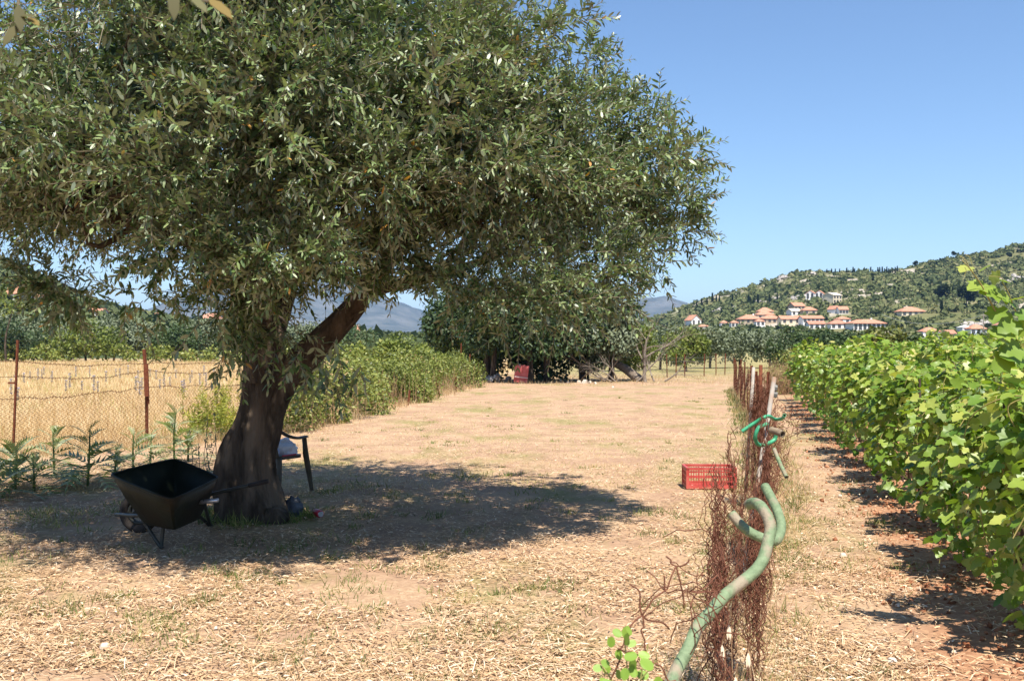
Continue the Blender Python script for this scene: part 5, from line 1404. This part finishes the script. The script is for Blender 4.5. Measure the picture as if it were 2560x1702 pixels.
# ------------------------------------------------------------------ thistles (cardoons) in front of the field fence
def thistle(label, base, h, nl, seed, spread=1.0):
    r_ = random.Random(seed); base = Vector(base)
    o = thing('thistle', label, 'thistle', base, 'thistles along the field fence')
    MB().tube(smooth_path([base - Vector((0, 0, .05)), base + Vector((r_.uniform(-.02, .02), 0, h * .5)), base + Vector((r_.uniform(-.03, .03), 0, h))], 4), list(np.linspace(.018, .007, 9)), 7).build('stem', M['thistle'], o, smooth=True)
    for k in range(nl):
        f = (k + .5) / nl; z0 = h * (.08 + .88 * f); az = k * 2.4 + r_.uniform(-.8, .8)
        Ln = (.62 * (1 - f) + .2) * spread * r_.uniform(.8, 1.15); el = .35 + .75 * f + r_.uniform(-.15, .15)
        c_ = []; p_ = base + Vector((0, 0, z0)); ns_ = 11
        for i in range(ns_ + 1):
            c_.append(p_.copy()); a_ = el - 1.5 * (i / ns_) * (1.15 - .6 * f)
            p_ = p_ + Vector((math.cos(az) * math.cos(a_), math.sin(az) * math.cos(a_), math.sin(a_))) * Ln / ns_
        sd = Vector((-math.sin(az), math.cos(az), 0)); V = []; Fc = []; 
        for i in range(ns_):
            a, b_ = c_[i], c_[i + 1]; t_ = (b_ - a).normalized(); up = sd.cross(t_)
            wl_ = Ln * .27 * math.sin(math.pi * min(1, (i + .8) / ns_)) ** .8 * r_.uniform(.7, 1.2)
            for s_ in (-1, 1):
                q0 = len(V)
                tip = a.lerp(b_, .5) + sd * s_ * wl_ + t_ * wl_ * .75 + up * wl_ * -.25
                md_ = a.lerp(b_, .4); V += [a, md_, tip, a.lerp(b_, .2) + sd * s_ * wl_ * .35, b_, md_ + sd * s_ * wl_ * .12]; Fc += [(q0, q0 + 1, q0 + 2), (q0, q0 + 2, q0 + 3), (q0 + 1, q0 + 4, q0 + 5)]
        q0 = len(V); V += [c_[-2] + sd * .01, c_[-2] - sd * .01, c_[-1] + (c_[-1] - c_[-2]) * .8]; Fc.append((q0, q0 + 1, q0 + 2))
        lf_ = obj('leaf', V, Fc, M['thistle'], o)
        at = lf_.data.attributes.new('tint', 'FLOAT', 'POINT'); at.data.foreach_set('value', np.full(len(V), np.clip(r_.gauss(.5 - .0 * f, .22), 0, 1), dtype=np.float32))
    return o
thistle('tall thistle with spreading top leaves behind the wheelbarrow', G(437, 1160), .80, 13, 1)
thistle('thistle with jagged arching leaves left of the wheelbarrow', G(219, 1212), .68, 14, 2, 1.1)
thistle('slender thistle between the tall one and the jagged one', G(334, 1178), .52, 10, 3, .9)
thistle('pale thistle left of the jagged one', G(136, 1190), .58, 12, 4)
thistle('drooping thistle at the left edge under the fence post', G(38, 1222), .5, 14, 5, 1.2)
thistle('small thistle beside the rusty fence post', G(375, 1165), .46, 9, 6, .8)
thistle('short bushy thistle in front of the slender one', G(290, 1200), .34, 12, 8, .8)
thistle('short pale thistle right of the left fence post', G(85, 1225), .36, 13, 9, .9)
thistle('small thistle right behind the wheelbarrow tray', G(470, 1150), .4, 11, 10, .8)
thistle('low withered thistle at the left edge', G(-5, 1250), .42, 11, 7, 1.1)
# olive suckers and fennel left of the trunk
def sucker(label, base, hs):
    base = Vector(base); o = thing('olive_sucker', label, 'shoots', base)
    B, T, Ln = [], [], []
    for h in hs:
        a = base + Vector((random.gauss(0, .12), random.gauss(0, .08), 0)); t_ = Vector((random.gauss(-.1, .22), random.gauss(0, .15), 1)).normalized()
        MB().tube([a, a + t_ * h], [.006, .003], 5).build('stem', M['twig'], o)
        for k in range(int(h / .1)):
            B.append((a + t_ * (k + .6) * .1)[:]); T.append((t_ * .5 + Vector((random.gauss(0, .7), random.gauss(0, .7), 0)))[:]); Ln.append(random.uniform(.06, .16))
    p_, d_, n_, s_, A_, E_ = sprays(np.array(B), np.array(T), np.array(Ln), 3, .062, .2)
    bulk('foliage', LEAF_V, LEAF_F, frames(d_, n_), p_, s_, np.clip(rng.beta(2, 3, len(p_)), 0, .93), M['olive'], o)
sucker('dark leafy shoots sprouting at the left foot of the trunk', G(537, 1190), [.5, .62, .45, .8, .35, .55])
sucker('thin dark shoots beside the tall thistle', G(500, 1165), [.5, .75, .4])
def fennel(label, base, h, n):
    base = Vector(base); o = thing('fennel_plant', label, 'weeds', base)
    A = np.array(base[:]) + np.concatenate([rng.normal(0, .25, (n, 2)), np.zeros((n, 1))], 1); B = A + np.concatenate([rng.normal(0, .1, (n, 2)), rng.uniform(.3, 1, (n, 1)) * h], 1)
    segs('stem', A, B, .004, M['fennel'], o, rb=.002, tint=rng.uniform(0, .6, n), kind='stuff')
    k = rng.integers(0, n, n * 60); t_ = rng.uniform(.3, 1.02, n * 60)[:, None]
    ps = A[k] * (1 - t_) + B[k] * t_; D = unit(n * 60) + np.array([0, 0, .5])
    bulk('foliage', LEAF_V, LEAF_F, frames(D, unit(n * 60)), ps, np.stack([rng.uniform(.05, .12, n * 60), np.full(n * 60, .05), np.full(n * 60, .05)], 1), np.clip(t_[:, 0] * .7 + rng.normal(0, .2, n * 60), 0, 1), M['fennel'], o)
q = G(515, 1100); fennel('yellow green feathery weeds behind the trunk left side', (q.x, q.y, 0), .95, 30)
q = G(560, 1090); fennel('tall yellow green weeds hugging the trunk', (q.x, q.y, 0), 1.1, 24)

# ------------------------------------------------------------------ flower spikes in the dry field
sv = None
FG = 'pale violet flower spikes in the dry field'
spots = [(105, 950), (95, 960), (165, 985), (175, 990), (235, 1000), (245, 985), (205, 978), (345, 965), (355, 985), (400, 975), (410, 985), (425, 965), (455, 985), (475, 960), (500, 970), (515, 980), (535, 960), (75, 945), (60, 960), (130, 965), (290, 940), (300, 950), (320, 940), (390, 948), (440, 945), (480, 940), (28, 1010), (45, 1015), (510, 945), (265, 960), (340, 995), (350, 1005), (40, 1000), (460, 1000), (110, 935), (225, 945), (375, 940), (190, 948)]
for i, (u, v) in enumerate(spots):
    d_ = H * F / (max(v + 25, 960) - 870); q = P(u, 870, d_); x_ = min(q.x, float(edge_x(d_)) - .4)
    b0 = Vector((x_, d_, 0)); h_ = random.uniform(.85, 1.15) * (H - (v - 870) / F * d_) if False else random.uniform(.62, .95)
    if sv is None:
        sv = thing('flower_spike', 'pale violet flower spike standing in the dry field grass', 'flower', b0, FG)
        MB().tube([b0, b0 + Vector((.01, 0, .8))], [.006, .003], 5).build('stem', M['straw_stem'], sv)
        n = 90; z_ = rng.uniform(.45, .82, n); a = rng.uniform(0, 6.28, n)
        D = np.stack([np.cos(a), np.sin(a), np.full(n, .35)], 1)
        bulk('petals', LEAF_V, LEAF_F, frames(D, np.array([0, 0, 1.0]) + .5 * unit(n)), np.array(b0[:]) + np.stack([0 * z_, 0 * z_, z_], 1), np.stack([rng.uniform(.03, .06, n), np.full(n, .12), np.full(n, .05)], 1), rng.uniform(0, 1, n), M['flower'], sv, kind=None)
    else:
        clone_tree(sv, None, b0, (1, 1, h_ / .8), random.uniform(0, 6))

# ------------------------------------------------------------------ grasses and litter (uncountable)
BL_V = [(0, -.5, 0), (0, .5, 0), (.55, -.36, .06), (.55, .36, .06), (1, 0, .22)]
BL_F = [(0, 2, 1), (1, 2, 3), (2, 4, 3)]
def blades(name, label, x, y, h, wd, tint, mat, lean=.35, zup=0.0):
    n = len(x); D = np.stack([rng.normal(0, lean, n), rng.normal(0, lean, n), np.ones(n)], 1)
    Nn = unit(n); Nn[:, 2] *= .3
    o = bulk(name, BL_V, BL_F, frames(D, Nn), np.stack([x, y, np.full(n, zup - .02)], 1), np.stack([h, wd, h], 1), tint, M[mat])
    return tag(o, label, 'grass')
# field grass: denser towards the viewer
n = 95000
y = 12 + 108 * rng.uniform(0, 1, n) ** 1.9; x = rng.uniform(-.56, .02, n) * y
kp = x < edge_x(y) - .25 + rng.normal(0, .12, n); x, y = x[kp], y[kp]
tint = np.clip(.5 + .25 * vnoise(x, y, .35, 3) + rng.normal(0, .2, len(x)), 0, .94); gr_ = (vnoise(x, y, .5, 8) > .25) & (rng.uniform(0, 1, len(x)) < .25); tint[gr_] = 1
blades('field_grass', 'tall dry yellow grass filling the field behind the fence', x, y, rng.uniform(.16, .42, len(x)), np.interp(y, [12, 30, 120], [.006, .012, .04]), tint, 'fieldgrass', .3)
# straw litter over the lot and path
def gsample(n, v0, v1):
    u = rng.uniform(-150, 2700, n); v = rng.uniform(v0, v1, n)
    z = (870 - v) / F; d = -H / z
    return (u - 1280) / F * d, d
ST_V = [(0, -.5, 0), (0, .5, .0), (.5, -.5, .06), (.5, .5, .06), (1, -.4, 0), (1, .4, 0)]
ST_F = [(0, 2, 1), (1, 2, 3), (2, 4, 3), (3, 4, 5)]
x, y = gsample(200000, 968, 1860)
sl_ = np.clip((x - (VX(y) - SOFF(y))) / .5, 0, 1)
pat = vnoise(x, y, 1.1, 4.4) + .5 * vnoise(x, y, 3.0, 6.4)
kp = (x > edge_x(y) + .1) & (rng.uniform(0, 1, len(x)) > sl_ * .8) & (rng.uniform(-.62, .45, len(x)) < pat + .08)
x, y = x[kp], y[kp]; n = len(x)
a = rng.uniform(0, 6.28, n); D = np.stack([np.cos(a), np.sin(a), rng.normal(0, .14, n)], 1); Nn = np.array([0, 0, 1.0]) + .35 * unit(n)
flake = rng.uniform(0, 1, n) < .6
Ln = np.where(flake, rng.uniform(.02, .05, n), rng.uniform(.05, .16, n)); Wd = np.where(flake, rng.uniform(.006, .013, n), rng.uniform(.0025, .0055, n))
gz = np.where(np.abs(x - VX(y)) < .8, .04, .006)
o = bulk('straw_litter', ST_V, ST_F, frames(D, Nn), np.stack([x, y, gz + rng.uniform(-.006, .014, n)], 1), np.stack([Ln, Wd, Ln], 1), np.clip(rng.beta(2.4, 1.7, n), 0, 1), M['straw'])
tag(o, 'pale dry straw and leaf litter strewn over the lot', 'straw')
# green weeds: tufts scattered on the lot, along the path and in the shade
tu = []
for _ in range(1000):
    u, v = random.uniform(-100, 2300), random.uniform(985, 1760)
    p_ = G(u, v)
    if p_.x < float(edge_x(p_.y)) + .2 or p_.x > float(VX(p_.y)) - .35: continue
    w_ = noise.noise(Vector((p_.x * .55, p_.y * .55, 2))) + (.25 if 1180 < v < 1400 and u < 900 else 0)
    if w_ > -.08: tu.append((p_.x, p_.y, random.uniform(.04, .18), random.uniform(.02, .075)))
for y0 in np.arange(4.6, 40, .22):
    for s_ in (0, 1): tu.append((float(FX(y0)) + random.uniform(-.35, .45), y0, random.uniform(.08, .22), random.uniform(.04, .15)))
for (u, v, r_) in [(245, 1510, .14), (280, 1490, .12), (130, 1530, .15), (440, 1630, .2), (30, 1480, .15), (700, 1370, .2), (680, 1290, .2), (900, 1230, .25), (1130, 1190, .3), (1000, 1290, .2), (180, 1290, .3), (240, 1270, .3), (100, 1300, .25), (500, 1500, .15), (600, 1440, .14), (1690, 1340, .2), (1660, 1290, .2), (2040, 1420, .25), (2030, 1490, .3), (2010, 1360, .2), (1980, 1300, .2), (2190, 1300, .15), (1680, 1520, .1)]:
    p_ = G(u, v)
    for k in range(6): tu.append((p_.x + random.gauss(0, r_), p_.y + random.gauss(0, r_), r_ * .5, random.uniform(.04, .1)))
for k in range(46):
    a_ = random.uniform(0, 6.28); tu.append((TB.x + .05 + math.cos(a_) * random.uniform(.36, .6), TB.y + math.sin(a_) * random.uniform(.36, .6), .08, random.uniform(.04, .14)))
tu = np.array(tu); per = 26
k = np.repeat(np.arange(len(tu)), per); n = len(k)
x = tu[k, 0] + rng.normal(0, 1, n) * tu[k, 2] * .6; y = tu[k, 1] + rng.normal(0, 1, n) * tu[k, 2] * .6
tb = rng.uniform(.2, .95, len(tu))
blades('green_weeds', 'short green and yellowing weeds sprouting through the straw', x, y, tu[k, 3] * rng.uniform(.5, 1.5, n), np.interp(y, [4, 40], [.0045, .02]), np.clip(tb[k] + rng.normal(0, .18, n), 0, 1), 'greengrass', .55)
# tall dry grass standing along the rusty fence and the hedge foot
y = rng.uniform(4.4, 40, 5200); x = FX(y) + rng.normal(.12, .2, len(y))
y2 = rng.uniform(20, 47, 4200); x2 = edge_x(y2) + rng.normal(.25, .3, len(y2))
y3 = rng.uniform(45, 62, 5000); x3 = rng.uniform(-4, 14, 5000)
y4 = rng.uniform(9, 21, 9000); x4 = edge_x(y4) + rng.normal(.1, .3, 9000)
x = np.concatenate([x, x2, x3, x4]); y = np.concatenate([y, y2, y3, y4])
blades('dry_grass', 'thin dry grass standing along the fence and hedge', x, y, rng.uniform(.08, .27, len(x)), np.interp(y, [4, 40], [.003, .012]), np.clip(rng.beta(2, 2, len(x)), 0, 1), 'fieldgrass', .35)
# short mown stubble over the middle of the lot
x, y = gsample(60000, 962, 1230); kp = (x > edge_x(y) + .15) & (x < VX(y) - .5) & (rng.uniform(-.6, .5, len(x)) < vnoise(x, y, .9, 2.7) + .15); x, y = x[kp], y[kp]
tint = np.clip(.55 + .3 * vnoise(x, y, .4, 5.5) + rng.normal(0, .2, len(x)), 0, .94)
gk = (vnoise(x, y, .33, 9.2) > .12) & (rng.uniform(0, 1, len(x)) < .35); tint[gk] = 1
blades('stubble', 'short mown stubble covering the middle of the lot', x, y, rng.uniform(.02, .07, len(x)), np.interp(y, [8, 45], [.004, .016]), tint, 'fieldgrass', .8)
# clods of red soil under the vines
n = 5200
y = rng.uniform(5, 30, n) ** 1.0; y = 4.8 + (y - 5) ** 1.0; x = VX(y) + rng.normal(-.15, .38, n)
CL_V = [(0, 0, 1), (1, 0, 0), (0, 1, 0), (-1, 0, 0), (0, -1, 0), (0, 0, -1)]
CL_F = [(0, 1, 2), (0, 2, 3), (0, 3, 4), (0, 4, 1), (5, 2, 1), (5, 3, 2), (5, 4, 3), (5, 1, 4)]
M['clod'] = leafmat('red_clod', [(0, (.18, .065, .03)), (.6, (.38, .17, .09)), (1, (.52, .28, .16))], transl=0, rough=.95, spec=.05)
o = bulk('soil_clods', CL_V, CL_F, frames(unit(n), unit(n)), np.stack([x, y, rng.uniform(0, .06, n) * np.exp(-((x - VX(y)) / .5) ** 2)], 1), rng.uniform(.006, .028, n)[:, None] * rng.uniform(.6, 1.4, (n, 3)), rng.uniform(0, 1, n), M['clod'])
tag(o, 'crumbly red soil clods along the front vine row', 'soil')
# pale stones on the path
for i, (u, v, s_) in enumerate([(2108, 1390, .03), (2245, 1514, .022), (2150, 1475, .02), (2230, 1655, .03), (2130, 1610, .02), (1990, 1600, .02), (2100, 1240, .025), (262, 1618, .03), (2362, 1418, .018), (2385, 1630, .015), (1120, 1560, .018), (540, 1570, .016)]):
    b0 = G(u, v); st = MB().box(b0 + Vector((0, 0, s_ * .4)), (s_ * 2, s_ * 1.4, s_), Matrix.Rotation(i, 3, 'Z') @ Matrix.Rotation(.2, 3, 'X'), .6).build('stone', M['stonesmall'], None, loc=b0)
    bevel(st, s_ * .3); tag(st, 'small pale stone lying on the straw or the path', 'stone', 'small pale stones on the ground')
# ------------------------------------------------------------------ green sprig and wild oats at the near fence
b0 = P(1575, 1720, 2.95); b0.z = 0
sp_ = thing('leafy_sprig', 'bright green round leaved sprig in front of the torn fence', 'plant', b0)
M['sprig'] = leafmat('sprig_leaf', [(0, (.11, .22, .025)), (1, (.24, .36, .05))], transl=.2, rough=.5)
ROV = [(0, 0, 0)] + [(.5 - .5 * math.cos(t_), .42 * math.sin(t_), .03 * math.cos(3 * t_)) for t_ in np.linspace(.35, 2 * math.pi - .35, 11)]
ROF = [(0, i, i + 1) for i in range(1, 11)]
rmesh = []
for tv in (.55, .8): m_ = tri_mesh('leaf', np.array(ROV), np.array(ROF), np.full(len(ROV), tv)); m_.materials.append(M['sprig']); rmesh.append(m_)
for (u, v), (u2, v2) in [((1575, 1800), (1560, 1580)), ((1590, 1800), (1620, 1610)), ((1560, 1800), (1500, 1650)), ((1580, 1780), (1640, 1650))]:
    a, b_ = P(u, v, 2.95), P(u2, v2, 2.95 + random.uniform(-.05, .05)); a0 = Vector((a.x, a.y, 0))
    MB().tube(smooth_path([a0, a, b_], 5), .0022, 5).build('stem', M['cane'], sp_)
for (u, v, ln, tv) in [(1568, 1565, 30, 1), (1527, 1590, 28, 0), (1555, 1588, 26, 0), (1580, 1582, 28, 1), (1565, 1612, 30, 0), (1590, 1602, 24, 1), (1545, 1622, 26, 0), (1560, 1640, 34, 0), (1482, 1672, 26, 0), (1505, 1648, 24, 0), (1520, 1660, 24, 1), (1600, 1650, 38, 0), (1625, 1640, 30, 1), (1540, 1675, 28, 0), (1575, 1672, 34, 0), (1622, 1685, 34, 0), (1500, 1695, 26, 1), (1590, 1692, 30, 0), (1648, 1690, 28, 1), (1560, 1700, 30, 0), (1530, 1705, 30, 0)]:
    a = P(u, v, 2.95 + random.uniform(-.08, .08)); t_ = random.uniform(0, 6.28)
    Rm = frames(np.array([[math.cos(t_), random.uniform(-.3, .3), math.sin(t_) * .6 - .2]]), np.array([[random.gauss(0, .3), -.7, .8]]))
    lo_ = bpy.data.objects.new('leaf', rmesh[tv]); COL.objects.link(lo_); lo_.parent = sp_
    lo_.matrix_local = Matrix.Translation(a - WL[sp_.name]) @ Matrix(Rm[0].tolist()).to_4x4() @ Matrix.Scale(ln / F * 2.95, 4)
for i, (u, v, lab) in enumerate([(1822, 1560, 'taller pale oat head hanging by the hose'), (1805, 1610, 'pale oat head left of the hose shadow'), (1870, 1630, 'pale oat head between the rusty bundles'), (1838, 1690, 'lowest pale oat head at the bottom edge')]):
    t_ = P(u, v, 3.9); b0 = Vector((t_.x + .05, t_.y + .1, 0)); oo = thing('wild_oat', lab, 'oat', b0, 'wild oats at the near fence')
    MB().tube(smooth_path([b0, b0.lerp(t_, .6) + Vector((0, 0, .12)), t_ + Vector((.01, 0, .05)), t_], 5), .0015, 5).build('stem', M['straw_stem'], oo)
    for s_ in (-.1, .09):
        D = np.array([[s_, -.1, -1.0]]); m_ = tri_mesh('husk', np.array(LEAF_V), np.array(LEAF_F), np.full(6, .95)); m_.materials.append(M['straw'])
        lo_ = bpy.data.objects.new('husk', m_); COL.objects.link(lo_); lo_.parent = oo
        lo_.matrix_local = Matrix.Translation(t_ - WL[oo.name]) @ Matrix(frames(D, np.array([[.2, -1.0, .1]]))[0].tolist()).to_4x4() @ Matrix.Diagonal((.06, .045, .06, 1))

# ------------------------------------------------------------------ air
hm = bpy.data.materials.new('haze'); hm.use_nodes = True
hn_ = hm.node_tree; hn_.nodes.remove(hn_.nodes['Principled BSDF'])
pv = hn_.nodes.new('ShaderNodeVolumePrincipled')
pv.inputs['Color'].default_value = (.27, .52, 1.0, 1); pv.inputs['Density'].default_value = HAZE
pv.inputs['Anisotropy'].default_value = .1
hn_.links.new(pv.outputs[0], hn_.nodes['Material Output'].inputs['Volume'])
hz = MB().box((0, 5300, 208), (18800, 14200, 424)).build('haze', hm)
tag(hz, 'faint blue haze over the valley', 'haze', kind='stuff')
